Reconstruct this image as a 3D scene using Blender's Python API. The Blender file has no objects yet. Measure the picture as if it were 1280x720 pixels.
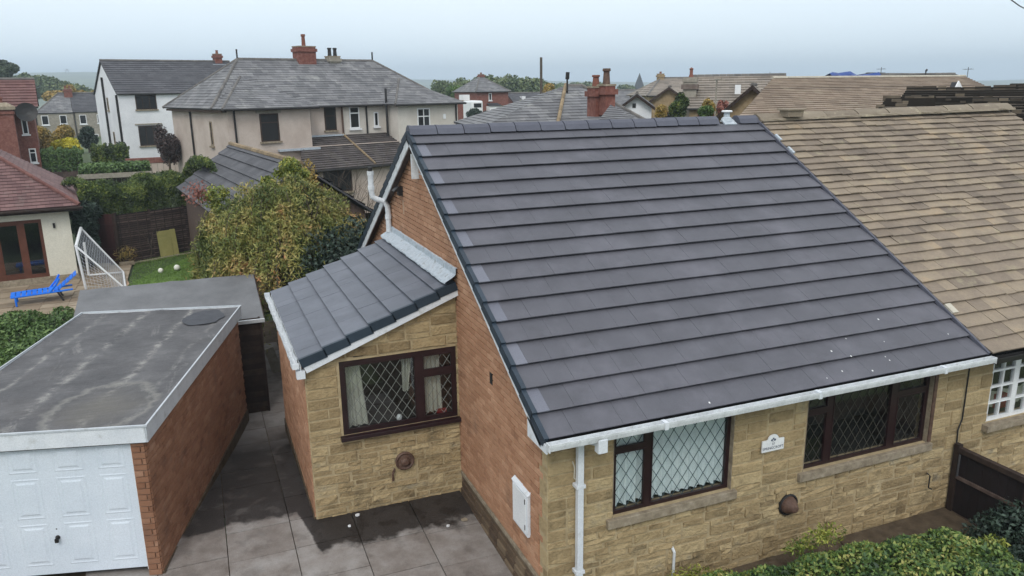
import bpy, math, random
import numpy as np
from mathutils import Vector, Matrix
random.seed(7); rs = np.random.RandomState(11)
R = math.radians
scn = bpy.context.scene
C = scn.collection

# ------------------------------------------------------------------ camera
CP = np.array([-4.0193, -8.8042, 6.9412]); YAW, PIT, ROL, F = R(21.893), R(14.459), R(-0.790), 970.858
fw = np.array([math.sin(YAW)*math.cos(PIT), math.cos(YAW)*math.cos(PIT), -math.sin(PIT)])
rt = np.array([math.cos(YAW), -math.sin(YAW), 0.]); up = np.cross(rt, fw)
r2 = math.cos(ROL)*rt + math.sin(ROL)*up; u2 = -math.sin(ROL)*rt + math.cos(ROL)*up
cd = bpy.data.cameras.new('camera'); cam = bpy.data.objects.new('camera', cd); C.objects.link(cam)
cam.matrix_world = Matrix(((r2[0], u2[0], -fw[0], CP[0]), (r2[1], u2[1], -fw[1], CP[1]), (r2[2], u2[2], -fw[2], CP[2]), (0, 0, 0, 1)))
cd.sensor_width = 36; cd.lens = F/1280*36; cd.clip_end = 20000; cd.clip_start = .05
scn.camera = cam
scn.render.resolution_x = 1024; scn.render.resolution_y = 576
def ray(px, py): return fw + r2*(px-640)/F - u2*(py-360)/F
def at(px, py, D): return Vector(CP + ray(px, py)*D)
def onz(px, py, z):
    d = ray(px, py); return Vector(CP + d*(z-CP[2])/d[2])
def proj(p):
    d = np.array(p)-CP; z = float(d@fw)
    if z < .3: return None
    return 640+F*float(d@r2)/z, 360-F*float(d@u2)/z, z

# ------------------------------------------------------------------ light
w = bpy.data.worlds.new("World"); scn.world = w; w.use_nodes = True
nt = w.node_tree; nt.nodes.clear()
out = nt.nodes.new('ShaderNodeOutputWorld'); bg = nt.nodes.new('ShaderNodeBackground')
sky = nt.nodes.new('ShaderNodeTexSky'); sky.sky_type = 'NISHITA'; sky.sun_disc = False
SUN_EL, SUN_AZ = R(46), R(208)      # azimuth clockwise from +Y: front left
sky.sun_elevation = SUN_EL; sky.sun_rotation = SUN_AZ
tc = nt.nodes.new('ShaderNodeTexCoord'); sx = nt.nodes.new('ShaderNodeSeparateXYZ'); rp = nt.nodes.new('ShaderNodeValToRGB')
nz = nt.nodes.new('ShaderNodeTexNoise'); nz.inputs['Scale'].default_value = 2.2; nz.inputs['Detail'].default_value = 4
mpg = nt.nodes.new('ShaderNodeMapping'); mpg.inputs['Scale'].default_value = (1, 1, 3.5)
ad = nt.nodes.new('ShaderNodeMath'); ad.operation = 'MULTIPLY_ADD'; ad.inputs[1].default_value = .10
rp.color_ramp.elements[0].position = 0; rp.color_ramp.elements[0].color = (.475, .60, .765, 1)
rp.color_ramp.elements[1].position = 1; rp.color_ramp.elements[1].color = (.80, .84, .87, 1)
for p_, c_ in ((.04, (.585, .675, .76, 1)), (.10, (.635, .705, .76, 1)), (.2, (.655, .715, .74, 1)), (.4, (.73, .77, .78, 1))):
    e = rp.color_ramp.elements.new(p_); e.color = c_
sc = nt.nodes.new('ShaderNodeVectorMath'); sc.operation = 'SCALE'; sc.inputs['Scale'].default_value = 10
mx = nt.nodes.new('ShaderNodeMix'); mx.data_type = 'RGBA'; mx.inputs[0].default_value = .9
L = nt.links.new
L(tc.outputs['Generated'], sx.inputs[0]); L(tc.outputs['Generated'], mpg.inputs[0]); L(mpg.outputs[0], nz.inputs['Vector'])
sb = nt.nodes.new('ShaderNodeMath'); sb.operation = 'SUBTRACT'; sb.inputs[1].default_value = .5
L(nz.outputs[0], sb.inputs[0]); L(sb.outputs[0], ad.inputs[0]); L(sx.outputs['Z'], ad.inputs[2])
L(ad.outputs[0], rp.inputs[0]); L(rp.outputs[0], sc.inputs[0])
L(sky.outputs[0], mx.inputs[6]); L(sc.outputs[0], mx.inputs[7]); L(mx.outputs[2], bg.inputs[0]); bg.inputs[1].default_value = .1
L(bg.outputs[0], out.inputs[0])
sd = bpy.data.lights.new('sun', 'SUN'); sd.energy = .9; sd.angle = R(22); sd.color = (1, .95, .88)
so = bpy.data.objects.new('sun', sd); C.objects.link(so)
sdir = Vector((math.sin(SUN_AZ)*math.cos(SUN_EL), math.cos(SUN_AZ)*math.cos(SUN_EL), math.sin(SUN_EL)))
so.rotation_euler = sdir.to_track_quat('Z', 'Y').to_euler()
vs = scn.view_settings; vs.view_transform = 'Standard'; vs.look = 'None'; vs.exposure = .75; vs.gamma = 1

# ------------------------------------------------------------------ materials
def newmat(name):
    m = bpy.data.materials.new(name); m.use_nodes = True
    n = m.node_tree; b = n.nodes['Principled BSDF']; return m, n, b
def nd(n, t, **k):
    o = n.nodes.new(t)
    for a, v in k.items():
        if a in o.inputs.keys(): o.inputs[a].default_value = v
        else: setattr(o, a, v)
    return o
def mth(n, op, a, b=None, c=None, clamp=False):
    o = n.nodes.new('ShaderNodeMath'); o.operation = op; o.use_clamp = clamp
    for i, v in enumerate((a, b, c)):
        if v is None: continue
        if isinstance(v, (int, float)): o.inputs[i].default_value = v
        else: n.links.new(v, o.inputs[i])
    return o.outputs[0]
def ramp(n, fac, stops):
    o = n.nodes.new('ShaderNodeValToRGB'); els = o.color_ramp.elements
    els[0].position = stops[0][0]; els[0].color = (*stops[0][1], 1); els[1].position = stops[-1][0]; els[1].color = (*stops[-1][1], 1)
    for p, c in stops[1:-1]:
        e = els.new(p); e.color = (*c, 1)
    n.links.new(fac, o.inputs[0]); return o.outputs[0]
def mixc(n, fac, a, b, mode='MIX'):
    o = n.nodes.new('ShaderNodeMix'); o.data_type = 'RGBA'; o.blend_type = mode
    for i, v in ((0, fac), (6, a), (7, b)):
        if isinstance(v, (int, float)): o.inputs[i].default_value = v
        elif isinstance(v, tuple): o.inputs[i].default_value = (*v, 1)
        else: n.links.new(v, o.inputs[i])
    return o.outputs[2]
def noise(n, scale, detail=4, rough=.6, vec=None, dist=0):
    o = nd(n, 'ShaderNodeTexNoise', Scale=scale, Detail=detail, Roughness=rough, Distortion=dist)
    if vec is None: vec = pos(n)
    n.links.new(vec, o.inputs['Vector']); return o.outputs[0]
def pos(n):
    for x in n.nodes:
        if x.bl_idname == 'ShaderNodeNewGeometry': return x.outputs['Position']
    return n.nodes.new('ShaderNodeNewGeometry').outputs['Position']
def rand(n):
    pos(n); g = [x for x in n.nodes if x.bl_idname == 'ShaderNodeNewGeometry'][0]
    o = n.nodes.new('ShaderNodeObjectInfo')
    return mth(n, 'FRACT', mth(n, 'ADD', g.outputs['Random Per Island'], o.outputs['Random']))
def bump(n, b, h, st=.3, dist=.01):
    o = nd(n, 'ShaderNodeBump', Strength=st, Distance=dist); n.links.new(h, o.inputs['Height']); n.links.new(o.outputs[0], b.inputs['Normal'])
def S(*v): return tuple(((x/255+.055)/1.055)**2.4 if x > 10 else x/255/12.92 for x in v)
def MAT(name, stops, piece=.5, scale=3., rough=.85, bmp=.3, bs=80., dirt=None, dscale=1.5, dlo=.5, dhi=.7, spec=.3, bd=.01, val=0):
    """stops picked by per-piece random (weight piece) and world noise; optional dirt colour in noise patches"""
    m, n, b = newmat(name)
    f = noise(n, scale, 5)
    f = mth(n, 'ADD', mth(n, 'MULTIPLY', mth(n, 'SUBTRACT', f, .5), 1.6*(1-piece)+.3), mth(n, 'ADD', mth(n, 'MULTIPLY', mth(n, 'SUBTRACT', rand(n), .5), piece), .5), clamp=True)
    col = ramp(n, f, stops)
    fine = noise(n, bs*.6, 4)
    col = mixc(n, .35, col, ramp(n, fine, [(.25, (.45, .45, .45)), (.75, (1., 1., 1.))]), 'MULTIPLY')
    if dirt:
        d = noise(n, dscale, 6, .65)
        dm = mth(n, 'MULTIPLY', mth(n, 'SUBTRACT', d, dlo), 1/(dhi-dlo), clamp=True)
        col = mixc(n, dm, col, dirt)
    n.links.new(col, b.inputs['Base Color']); b.inputs['Roughness'].default_value = rough
    b.inputs['Specular IOR Level'].default_value = spec
    if bmp: bump(n, b, noise(n, bs, 5), bmp, bd)
    return m
K = {}
K['brick_orange'] = MAT('brick_orange', [(0, S(124, 88, 68)), (.2, S(162, 120, 93)), (.7, S(178, 136, 108)), (1, S(196, 156, 128))], .6, 2, dirt=S(126, 98, 80), dscale=1.1, dlo=.58, dhi=.8)
K['brick_red'] = MAT('brick_red', [(0, S(98, 66, 52)), (.3, S(134, 95, 73)), (.7, S(146, 107, 84)), (1, S(170, 134, 112))], .5, 2.2, dirt=S(104, 84, 74), dscale=1.6, dlo=.56, dhi=.8)
K['brick_plinth'] = MAT('brick_plinth', [(0, S(72, 58, 48)), (.5, S(98, 82, 66)), (1, S(126, 110, 90))], .7, 4)
K['mortar_brick'] = MAT('mortar_brick', [(0, S(160, 130, 108)), (1, S(194, 166, 142))], 0, 5)
K['mortar_garage'] = MAT('mortar_garage', [(0, S(136, 106, 88)), (.6, S(156, 126, 106)), (1, S(190, 166, 144))], 0, 5)
K['stone'] = MAT('stone', [(0, S(108, 89, 66)), (.2, S(146, 127, 95)), (.5, S(170, 149, 113)), (.78, S(185, 165, 128)), (.92, S(160, 148, 124)), (1, S(128, 114, 94))], .62, 3, bmp=1., bs=22, dirt=S(92, 84, 66), dscale=2.2, dlo=.54, dhi=.8, bd=.035)
K['mortar_stone'] = MAT('mortar_stone', [(0, S(148, 131, 102)), (1, S(192, 174, 140))], 0, 6)
K['sill'] = MAT('sill', [(0, S(112, 100, 84)), (.6, S(150, 138, 120)), (1, S(172, 162, 146))], 0, 8, bmp=.4, bs=50)
K['tile'] = MAT('tile', [(0, S(79, 79, 86)), (.5, S(87, 87, 95)), (1, S(95, 95, 103))], .09, 1.6, rough=.6, bmp=.15, bs=150, dirt=S(102, 101, 110), dscale=.9, dlo=.5, dhi=.8, spec=.4)
K['tile_pale'] = MAT('tile_pale', [(0, S(106, 108, 120)), (1, S(120, 122, 133))], .4, 3, rough=.6, bmp=.1)
K['ext_tile'] = MAT('ext_tile', [(0, S(88, 92, 102)), (.5, S(100, 104, 115)), (1, S(112, 116, 127))], .3, 2, rough=.55, bmp=.15, bs=150, spec=.45)
K['ridge'] = MAT('ridge', [(0, S(80, 82, 94)), (1, S(96, 98, 110))], .4, 3, rough=.65)
K['verge'] = MAT('verge', [(0, S(34, 46, 58)), (1, S(50, 64, 78))], .5, 3, rough=.5, bmp=0, spec=.4)
K['upvc'] = MAT('upvc', [(0, S(206, 212, 220)), (1, S(228, 232, 238))], .2, 3, rough=.35, bmp=0, dirt=S(170, 172, 170), dscale=5, dlo=.56, dhi=.78)
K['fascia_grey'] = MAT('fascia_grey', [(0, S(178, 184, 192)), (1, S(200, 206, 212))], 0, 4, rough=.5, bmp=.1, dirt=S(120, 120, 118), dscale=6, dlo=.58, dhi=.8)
K['upvc_dirty'] = MAT('upvc_dirty', [(0, S(188, 192, 195)), (.5, S(212, 216, 220)), (1, S(230, 234, 238))], .1, 6, rough=.5, bmp=.05, dirt=S(140, 142, 138), dscale=7, dlo=.6, dhi=.8)
K['white_door'] = MAT('white_door', [(0, S(206, 216, 228)), (1, S(220, 228, 238))], 0, 1.5, rough=.4, bmp=0)
K['white_wall'] = MAT('white_wall', [(0, S(214, 216, 222)), (1, S(236, 238, 242))], 0, .8, bmp=.2, bs=30)
K['cream_wall'] = MAT('cream_wall', [(0, S(206, 202, 188)), (1, S(226, 222, 208))], 0, .8, bmp=.2, bs=30)
K['render'] = MAT('render', [(0, S(176, 160, 150)), (.5, S(194, 180, 170)), (1, S(208, 195, 186))], 0, .9, bmp=.7, bs=45, bd=.02, dirt=S(170, 156, 146), dscale=.6, dlo=.5, dhi=.8)
K['render_pale'] = MAT('render_pale', [(0, S(194, 187, 178)), (1, S(218, 212, 204))], 0, .9, bmp=.7, bs=45, bd=.02)
K['soffit'] = MAT('soffit', [(0, S(92, 80, 74)), (1, S(128, 116, 108))], 0, 4)
K['lead'] = MAT('lead', [(0, S(150, 158, 166)), (.5, S(178, 188, 198)), (1, S(206, 212, 218))], .2, 7, rough=.5, bmp=.5, bs=25, dirt=S(118, 124, 128), dscale=7, dlo=.56, dhi=.7, bd=.02)
K['mahogany'] = MAT('mahogany', [(0, S(26, 10, 14)), (1, S(46, 22, 26))], .2, 5, rough=.4, bmp=.1, spec=.5)
K['brownwood'] = MAT('brownwood', [(0, S(80, 46, 34)), (1, S(108, 66, 50))], .3, 4, rough=.5, bmp=.1)
K['lattice_light'] = MAT('lattice_light', [(0, S(116, 120, 116)), (1, S(140, 144, 140))], 0, 5, bmp=0)
K['lattice_dark'] = MAT('lattice_dark', [(0, S(48, 66, 72)), (1, S(70, 88, 92))], 0, 5, bmp=0)
K['lattice_mid'] = MAT('lattice_mid', [(0, S(58, 56, 50)), (1, S(80, 77, 70))], 0, 5, bmp=0)
K['curtain'] = MAT('curtain', [(0, S(220, 230, 234)), (1, S(240, 246, 248))], 0, 2, bmp=0)
K['curtain_cream'] = MAT('curtain_cream', [(0, S(168, 168, 156)), (1, S(204, 202, 190))], 0, 2, bmp=0)
K['dark'] = MAT('dark', [(0, S(18, 18, 20)), (1, S(34, 32, 32))], 0, 3, bmp=0)
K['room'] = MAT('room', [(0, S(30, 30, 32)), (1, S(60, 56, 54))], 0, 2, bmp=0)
K['darkwood'] = MAT('darkwood', [(0, S(34, 25, 22)), (.5, S(54, 42, 37)), (1, S(80, 66, 58))], .5, 6, bmp=.4)
K['fencewood'] = MAT('fencewood', [(0, S(44, 34, 32)), (.5, S(76, 62, 58)), (1, S(112, 96, 88))], .6, 8, bmp=.3)
K['gatewood'] = MAT('gatewood', [(0, S(50, 26, 26)), (1, S(66, 36, 34))], .6, 3, bmp=.2)
K['gate_dark'] = MAT('gate_dark', [(0, S(24, 18, 19)), (1, S(40, 30, 31))], .6, 3, bmp=.2)
K['iron'] = MAT('iron', [(0, S(26, 26, 28)), (1, S(50, 48, 48))], .3, 5, rough=.5, bmp=0)
K['terracotta'] = MAT('terracotta', [(0, S(62, 44, 38)), (.5, S(92, 70, 60)), (1, S(116, 94, 82))], 0, 9, bmp=.3, rough=.6)
K['pot'] = MAT('pot', [(0, S(108, 66, 56)), (1, S(136, 90, 76))], .5, 6)
K['brick_far'] = MAT('brick_far', [(0, S(104, 64, 56)), (.5, S(124, 80, 71)), (1, S(144, 102, 93))], 0, 6, bmp=.2, bs=20)
K['brick_tan'] = MAT('brick_tan', [(0, S(132, 112, 84)), (.5, S(156, 136, 106)), (1, S(172, 154, 126))], 0, 5, bmp=.2, bs=20)
K['stone_far'] = MAT('stone_far', [(0, S(128, 122, 112)), (1, S(168, 162, 150))], 0, 4, bmp=.2, bs=20)
K['felt'] = MAT('felt', [(0, S(96, 97, 100)), (.5, S(112, 113, 116)), (1, S(126, 127, 130))], 0, 1.3, bmp=.4, bs=60)
K['blue'] = MAT('blue', [(0, S(18, 104, 220)), (1, S(34, 128, 240))], .2, 3, rough=.45, bmp=0)
K['bluetarp'] = MAT('bluetarp', [(0, S(24, 50, 112)), (1, S(44, 78, 150))], .2, 2, rough=.5, bmp=.2)
K['plywood'] = MAT('plywood', [(0, S(142, 138, 82)), (1, S(166, 160, 104))], 0, 3)
K['ball'] = MAT('ball', [(0, S(214, 214, 200)), (1, S(236, 236, 226))], .2, 3, bmp=0)
K['bark'] = MAT('bark', [(0, S(52, 44, 38)), (.6, S(86, 76, 66)), (1, S(126, 116, 104))], .2, 9, bmp=.6, bs=30)
K['wire'] = MAT('wire', [(0, S(60, 60, 64)), (1, S(84, 84, 86))], 0, 3, bmp=0)
K['net'] = MAT('net', [(0, S(176, 180, 190)), (1, S(206, 210, 216))], 0, 3, bmp=0)
K['whitepaint'] = MAT('whitepaint', [(0, S(222, 224, 228)), (1, S(238, 240, 242))], 0, 3, rough=.4, bmp=0)
K['ink'] = MAT('ink', [(0, S(44, 58, 84)), (1, S(64, 76, 98))], 0, 3, bmp=0)
K['soil'] = MAT('soil', [(0, S(58, 48, 38)), (.5, S(84, 72, 58)), (1, S(104, 92, 76))], 0, 4, bmp=.8, bs=14, bd=.03)
K['path_grit'] = MAT('path_grit', [(0, S(66, 58, 50)), (.5, S(88, 80, 70)), (1, S(112, 104, 94))], 0, 6, bmp=.6, bs=40)
K['patch_felt'] = MAT('patch_felt', [(0, S(66, 68, 74)), (1, S(82, 84, 90))], 0, 4)
K['patio'] = MAT('patio', [(0, S(126, 110, 92)), (.5, S(150, 134, 114)), (1, S(170, 156, 138))], .7, 2, dirt=S(110, 100, 84), dscale=1.4, dlo=.5, dhi=.8)
K['nslate'] = MAT('nslate', [(0, S(98, 88, 80)), (.25, S(122, 110, 98)), (.5, S(135, 122, 108)), (.75, S(149, 135, 117)), (.9, S(160, 141, 118)), (1, S(134, 129, 122))], .5, 1.6, bmp=.5, bs=35, dirt=S(150, 142, 118), dscale=2.5, dlo=.58, dhi=.75, bd=.015)
K['nridge'] = MAT('nridge', [(0, S(118, 107, 94)), (1, S(146, 135, 119))], .5, 3, bmp=.5, bs=35, dirt=S(168, 160, 134), dscale=3, dlo=.58, dhi=.7)
K['pale_mortar'] = MAT('pale_mortar', [(0, S(170, 164, 150)), (1, S(206, 200, 186))], .3, 6)
K['dropping'] = MAT('dropping', [(0, S(210, 212, 214)), (1, S(232, 232, 232))], 0, 3, bmp=0)
K['red'] = MAT('red', [(0, S(120, 30, 34)), (1, S(150, 44, 48))], 0, 3, bmp=0)

def slab_mat():
    m, n, b = newmat('concrete_slab')
    f = noise(n, 2.2, 6, .65)
    base = ramp(n, mth(n, 'ADD', mth(n, 'MULTIPLY', f, .8), mth(n, 'MULTIPLY', rand(n), .25)), [(.25, S(104, 94, 88)), (.45, S(131, 123, 118)), (.65, S(152, 147, 144)), (1, S(168, 165, 166))])
    base = mixc(n, .35, base, ramp(n, noise(n, 60, 4), [(.3, (.5, .5, .5)), (.7, (1., 1., 1.))]), 'MULTIPLY')
    sp = n.nodes.new('ShaderNodeSeparateXYZ'); n.links.new(pos(n), sp.inputs[0])
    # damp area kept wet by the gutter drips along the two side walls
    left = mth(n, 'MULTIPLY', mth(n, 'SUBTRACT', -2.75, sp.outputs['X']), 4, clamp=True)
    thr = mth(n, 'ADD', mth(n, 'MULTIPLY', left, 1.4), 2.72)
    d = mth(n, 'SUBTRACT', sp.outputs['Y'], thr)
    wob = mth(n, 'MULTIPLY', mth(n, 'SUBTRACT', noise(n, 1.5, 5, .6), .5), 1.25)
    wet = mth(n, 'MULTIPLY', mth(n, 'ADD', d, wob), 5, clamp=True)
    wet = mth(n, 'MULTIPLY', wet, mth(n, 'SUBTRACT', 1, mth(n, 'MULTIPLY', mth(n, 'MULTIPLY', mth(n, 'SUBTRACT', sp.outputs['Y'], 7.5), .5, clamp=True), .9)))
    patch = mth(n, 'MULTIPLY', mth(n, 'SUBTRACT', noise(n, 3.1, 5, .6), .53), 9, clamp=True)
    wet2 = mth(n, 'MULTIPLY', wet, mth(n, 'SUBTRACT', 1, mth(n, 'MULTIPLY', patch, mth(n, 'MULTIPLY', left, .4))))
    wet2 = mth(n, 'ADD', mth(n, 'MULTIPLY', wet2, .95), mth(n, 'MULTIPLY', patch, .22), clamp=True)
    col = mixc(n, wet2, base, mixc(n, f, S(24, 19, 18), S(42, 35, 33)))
    n.links.new(col, b.inputs['Base Color'])
    n.links.new(mth(n, 'SUBTRACT', .85, mth(n, 'MULTIPLY', wet2, .3)), b.inputs['Roughness'])
    sp2 = mth(n, 'MULTIPLY', mth(n, 'SUBTRACT', noise(n, 14, 6, .75), .6), 6, clamp=True); n.links.new(mixc(n, mth(n, 'MULTIPLY', sp2, .45), col, S(74, 64, 56)), b.inputs['Base Color'])
    bump(n, b, noise(n, 30, 6, .7), .6, .02); return m
K['slab'] = slab_mat()
def garage_roof_mat():
    m, n, b = newmat('weathered_felt')
    sp = n.nodes.new('ShaderNodeMapping'); sp.inputs['Rotation'].default_value = (0, 0, R(15)); sp.inputs['Scale'].default_value = (1.6, .35, 1)
    n.links.new(pos(n), sp.inputs[0])
    f = noise(n, 1.3, 8, .7)
    col = ramp(n, f, [(.3, S(72, 72, 75)), (.5, S(90, 89, 92)), (.65, S(106, 105, 107)), (.8, S(130, 129, 130))])
    streak = noise(n, 1.6, 8, .72, sp.outputs[0], .4)
    col = mixc(n, mth(n, 'MULTIPLY', mth(n, 'SUBTRACT', streak, .6), 6, clamp=True), col, S(148, 146, 144))
    blot = noise(n, .8, 6, .6)
    col = mixc(n, mth(n, 'MULTIPLY', mth(n, 'SUBTRACT', blot, .55), 5, clamp=True), col, S(86, 83, 84))
    tco = n.nodes.new('ShaderNodeTexCoord'); so_ = n.nodes.new('ShaderNodeSeparateXYZ'); n.links.new(tco.outputs['Object'], so_.inputs[0])
    xw = mth(n, 'ADD', so_.outputs['X'], mth(n, 'MULTIPLY', mth(n, 'SUBTRACT', noise(n, 1.1, 3), .5), .35))
    for xc, wd_, am in ((-1.02, .07, 1.), (-2.05, .09, .9), (-2.95, .06, .7), (-.35, .05, .5)):
        dd = mth(n, 'DIVIDE', mth(n, 'SUBTRACT', xw, xc), wd_); g = mth(n, 'EXPONENT', mth(n, 'MULTIPLY', mth(n, 'MULTIPLY', dd, dd), -1))
        g = mth(n, 'MULTIPLY', g, mth(n, 'MULTIPLY', mth(n, 'SUBTRACT', noise(n, 4.6+xc*.3, 6, .75), .44), 5*am, clamp=True), clamp=True)
        col = mixc(n, g, col, S(158, 156, 152))
    # ponding stain near the front edge
    ex = mth(n, 'DIVIDE', mth(n, 'SUBTRACT', xw, -.95), .75); ey = mth(n, 'DIVIDE', mth(n, 'SUBTRACT', so_.outputs['Y'], .95), 1.15)
    rr_ = mth(n, 'ADD', mth(n, 'MULTIPLY', ex, ex), mth(n, 'MULTIPLY', ey, ey)); rr_ = mth(n, 'ADD', rr_, mth(n, 'MULTIPLY', mth(n, 'SUBTRACT', noise(n, 3, 6, .7), .5), 1.3))
    ring = mth(n, 'SUBTRACT', 1, mth(n, 'MULTIPLY', mth(n, 'ABSOLUTE', mth(n, 'SUBTRACT', rr_, .9)), 4), clamp=True)
    col = mixc(n, mth(n, 'MULTIPLY', ring, .55), col, S(146, 144, 138)); col = mixc(n, mth(n, 'MULTIPLY', mth(n, 'SUBTRACT', .8, rr_), 1.0, clamp=True), col, S(104, 101, 97))
    col = mixc(n, .45, col, ramp(n, noise(n, 24, 6, .75), [(.3, (.55, .55, .55)), (.7, (1., 1., 1.))]), 'MULTIPLY')
    hz = n.nodes.new('ShaderNodeMapping'); hz.inputs['Rotation'].default_value = (0, 0, R(15)); hz.inputs['Scale'].default_value = (1, 9, 1); n.links.new(pos(n), hz.inputs[0])
    col = mixc(n, .5, col, ramp(n, noise(n, 1.5, 5, .6, hz.outputs[0]), [(.3, (.62, .62, .62)), (.7, (1., 1., 1.))]), 'MULTIPLY')
    n.links.new(col, b.inputs['Base Color']); b.inputs['Roughness'].default_value = .8
    bump(n, b, noise(n, 30, 5), .4, .015); return m
K['garage_felt'] = garage_roof_mat()
def slate_mat(name, c1, c2, bw, g, patch=None, streak=None, rough=.75):
    """far roof: courses are geometry; the split into single slates is colour only, from UV in metres"""
    m, n, b = newmat(name)
    uv = n.nodes.new('ShaderNodeUVMap'); br = n.nodes.new('ShaderNodeTexBrick')
    n.links.new(uv.outputs[0], br.inputs['Vector'])
    br.inputs['Scale'].default_value = 1; br.inputs['Brick Width'].default_value = bw; br.inputs['Row Height'].default_value = g
    br.inputs['Mortar Size'].default_value = .006; br.inputs['Color1'].default_value = (*c1, 1); br.inputs['Color2'].default_value = (*c2, 1)
    br.inputs['Mortar'].default_value = (*[x*.6 for x in c1], 1); br.inputs['Bias'].default_value = 0
    col = br.outputs[0]
    col = mixc(n, .6, col, ramp(n, noise(n, .7, 6, .65), [(.3, (.6, .6, .6)), (.7, (1.15, 1.15, 1.15))]), 'MULTIPLY')
    if patch: col = mixc(n, mth(n, 'MULTIPLY', mth(n, 'SUBTRACT', noise(n, 1.1, 6, .7), .56), 6, clamp=True), col, patch)
    n.links.new(col, b.inputs['Base Color']); b.inputs['Roughness'].default_value = rough; b.inputs['Specular IOR Level'].default_value = .3
    bump(n, b, noise(n, 20, 4), .3, .02); return m
K['slate_grey'] = slate_mat('slate_grey', S(98, 98, 102), S(128, 128, 130), .42, .3, S(146, 146, 144))
K['slate_dark'] = slate_mat('slate_dark', S(74, 74, 79), S(90, 90, 95), .5, .36)
K['tile_dark'] = slate_mat('tile_dark', S(72, 66, 66), S(96, 90, 88), .4, .4)
K['tile_red'] = slate_mat('tile_red', S(98, 72, 72), S(122, 94, 92), .3, .19, S(118, 104, 100))
K['tile_redplain'] = slate_mat('tile_redplain', S(98, 66, 64), S(116, 84, 80), .4, .5)
K['tile_brown'] = slate_mat('tile_brown', S(128, 112, 98), S(152, 136, 120), .5, .3, S(150, 140, 122))
K['tile_brown2'] = slate_mat('tile_brown2', S(122, 114, 106), S(144, 134, 124), .5, .38)
K['moss_slate'] = slate_mat('moss_slate', S(58, 52, 46), S(92, 82, 72), .3, .2, S(40, 36, 30))
K['hipred'] = MAT('hipred', [(0, S(100, 66, 63)), (1, S(126, 88, 82))], .6, 4)
K['hipgrey'] = MAT('hipgrey', [(0, S(90, 88, 88)), (1, S(124, 120, 116))], .6, 4)
K['hipmoss'] = MAT('hipmoss', [(0, S(110, 96, 76)), (1, S(160, 140, 112))], .6, 4)

def glass_mat():
    m = bpy.data.materials.new('window_glass'); m.use_nodes = True; n = m.node_tree; n.nodes.clear()
    o = n.nodes.new('ShaderNodeOutputMaterial'); t = nd(n, 'ShaderNodeBsdfTransparent', Color=(.93, .95, .95, 1)); g = nd(n, 'ShaderNodeBsdfGlossy', Roughness=.02)
    ge = n.nodes.new('ShaderNodeNewGeometry'); dt = n.nodes.new('ShaderNodeVectorMath'); dt.operation = 'DOT_PRODUCT'
    n.links.new(ge.outputs['Incoming'], dt.inputs[0]); n.links.new(ge.outputs['Normal'], dt.inputs[1])
    f = mth(n, 'ADD', mth(n, 'MULTIPLY', mth(n, 'POWER', mth(n, 'SUBTRACT', 1, mth(n, 'ABSOLUTE', dt.outputs['Value'])), 5), .9), .055)
    mx = n.nodes.new('ShaderNodeMixShader'); n.links.new(f, mx.inputs[0]); n.links.new(t.outputs[0], mx.inputs[1]); n.links.new(g.outputs[0], mx.inputs[2]); n.links.new(mx.outputs[0], o.inputs[0])
    return m
K['glass'] = glass_mat()
def fm(name, stops, cl=1.2, nw=1.5, rw=.6):
    m, n, b = newmat(name)
    f = mth(n, 'ADD', mth(n, 'MULTIPLY', mth(n, 'SUBTRACT', noise(n, cl, 4), .5), nw), mth(n, 'ADD', mth(n, 'MULTIPLY', mth(n, 'SUBTRACT', rand(n), .5), rw), .5), clamp=True)
    n.links.new(ramp(n, f, stops), b.inputs['Base Color']); b.inputs['Roughness'].default_value = .55; b.inputs['Specular IOR Level'].default_value = .35
    return m
K['leaf_hedge'] = fm('leaf_hedge', [(0, S(36, 56, 34)), (.35, S(62, 88, 46)), (.65, S(96, 118, 56)), (.9, S(138, 142, 76)), (1, S(166, 158, 96))], 1.1, 2.4, .7)
K['leaf_dark'] = fm('leaf_dark', [(0, S(24, 36, 30)), (.6, S(44, 60, 50)), (1, S(76, 94, 80))], 2)
K['leaf_cherry'] = fm('leaf_cherry', [(0, S(58, 74, 34)), (.3, S(96, 106, 50)), (.55, S(132, 130, 68)), (.75, S(156, 144, 84)), (.93, S(166, 138, 86)), (1, S(182, 130, 90))], 1.1, 2.6, .45)
K['leaf_lime'] = fm('leaf_lime', [(0, S(62, 80, 32)), (.5, S(112, 124, 50)), (1, S(164, 162, 78))], 1.6, 1.8, .9)
K['leaf_conifer'] = fm('leaf_conifer', [(0, S(30, 42, 20)), (.4, S(50, 68, 28)), (.75, S(84, 102, 40)), (1, S(124, 132, 62))], 1.4, 2.0, .7)
K['leaf_green'] = fm('leaf_green', [(0, S(44, 66, 34)), (.5, S(76, 102, 52)), (1, S(112, 134, 76))], .7)
K['leaf_yellow'] = fm('leaf_yellow', [(0, S(150, 150, 50)), (.5, S(196, 186, 50)), (1, S(220, 206, 80))], .6)
K['leaf_autumn'] = fm('leaf_autumn', [(0, S(104, 100, 50)), (.5, S(150, 128, 66)), (1, S(176, 142, 84))], .5)
K['leaf_far'] = fm('leaf_far', [(0, S(62, 78, 50)), (.5, S(86, 102, 66)), (1, S(118, 124, 78))], .15)
K['leaf_fardark'] = fm('leaf_fardark', [(0, S(48, 60, 46)), (1, S(80, 92, 68))], .2)
K['leaf_red'] = fm('leaf_red', [(0, S(110, 66, 60)), (1, S(156, 104, 92))], .5)
K['leaf_purple'] = fm('leaf_purple', [(0, S(52, 44, 44)), (1, S(90, 76, 74))], .5)
K['grass'] = fm('grass', [(0, S(66, 92, 38)), (.5, S(88, 116, 48)), (1, S(112, 140, 66))], 1.)
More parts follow.
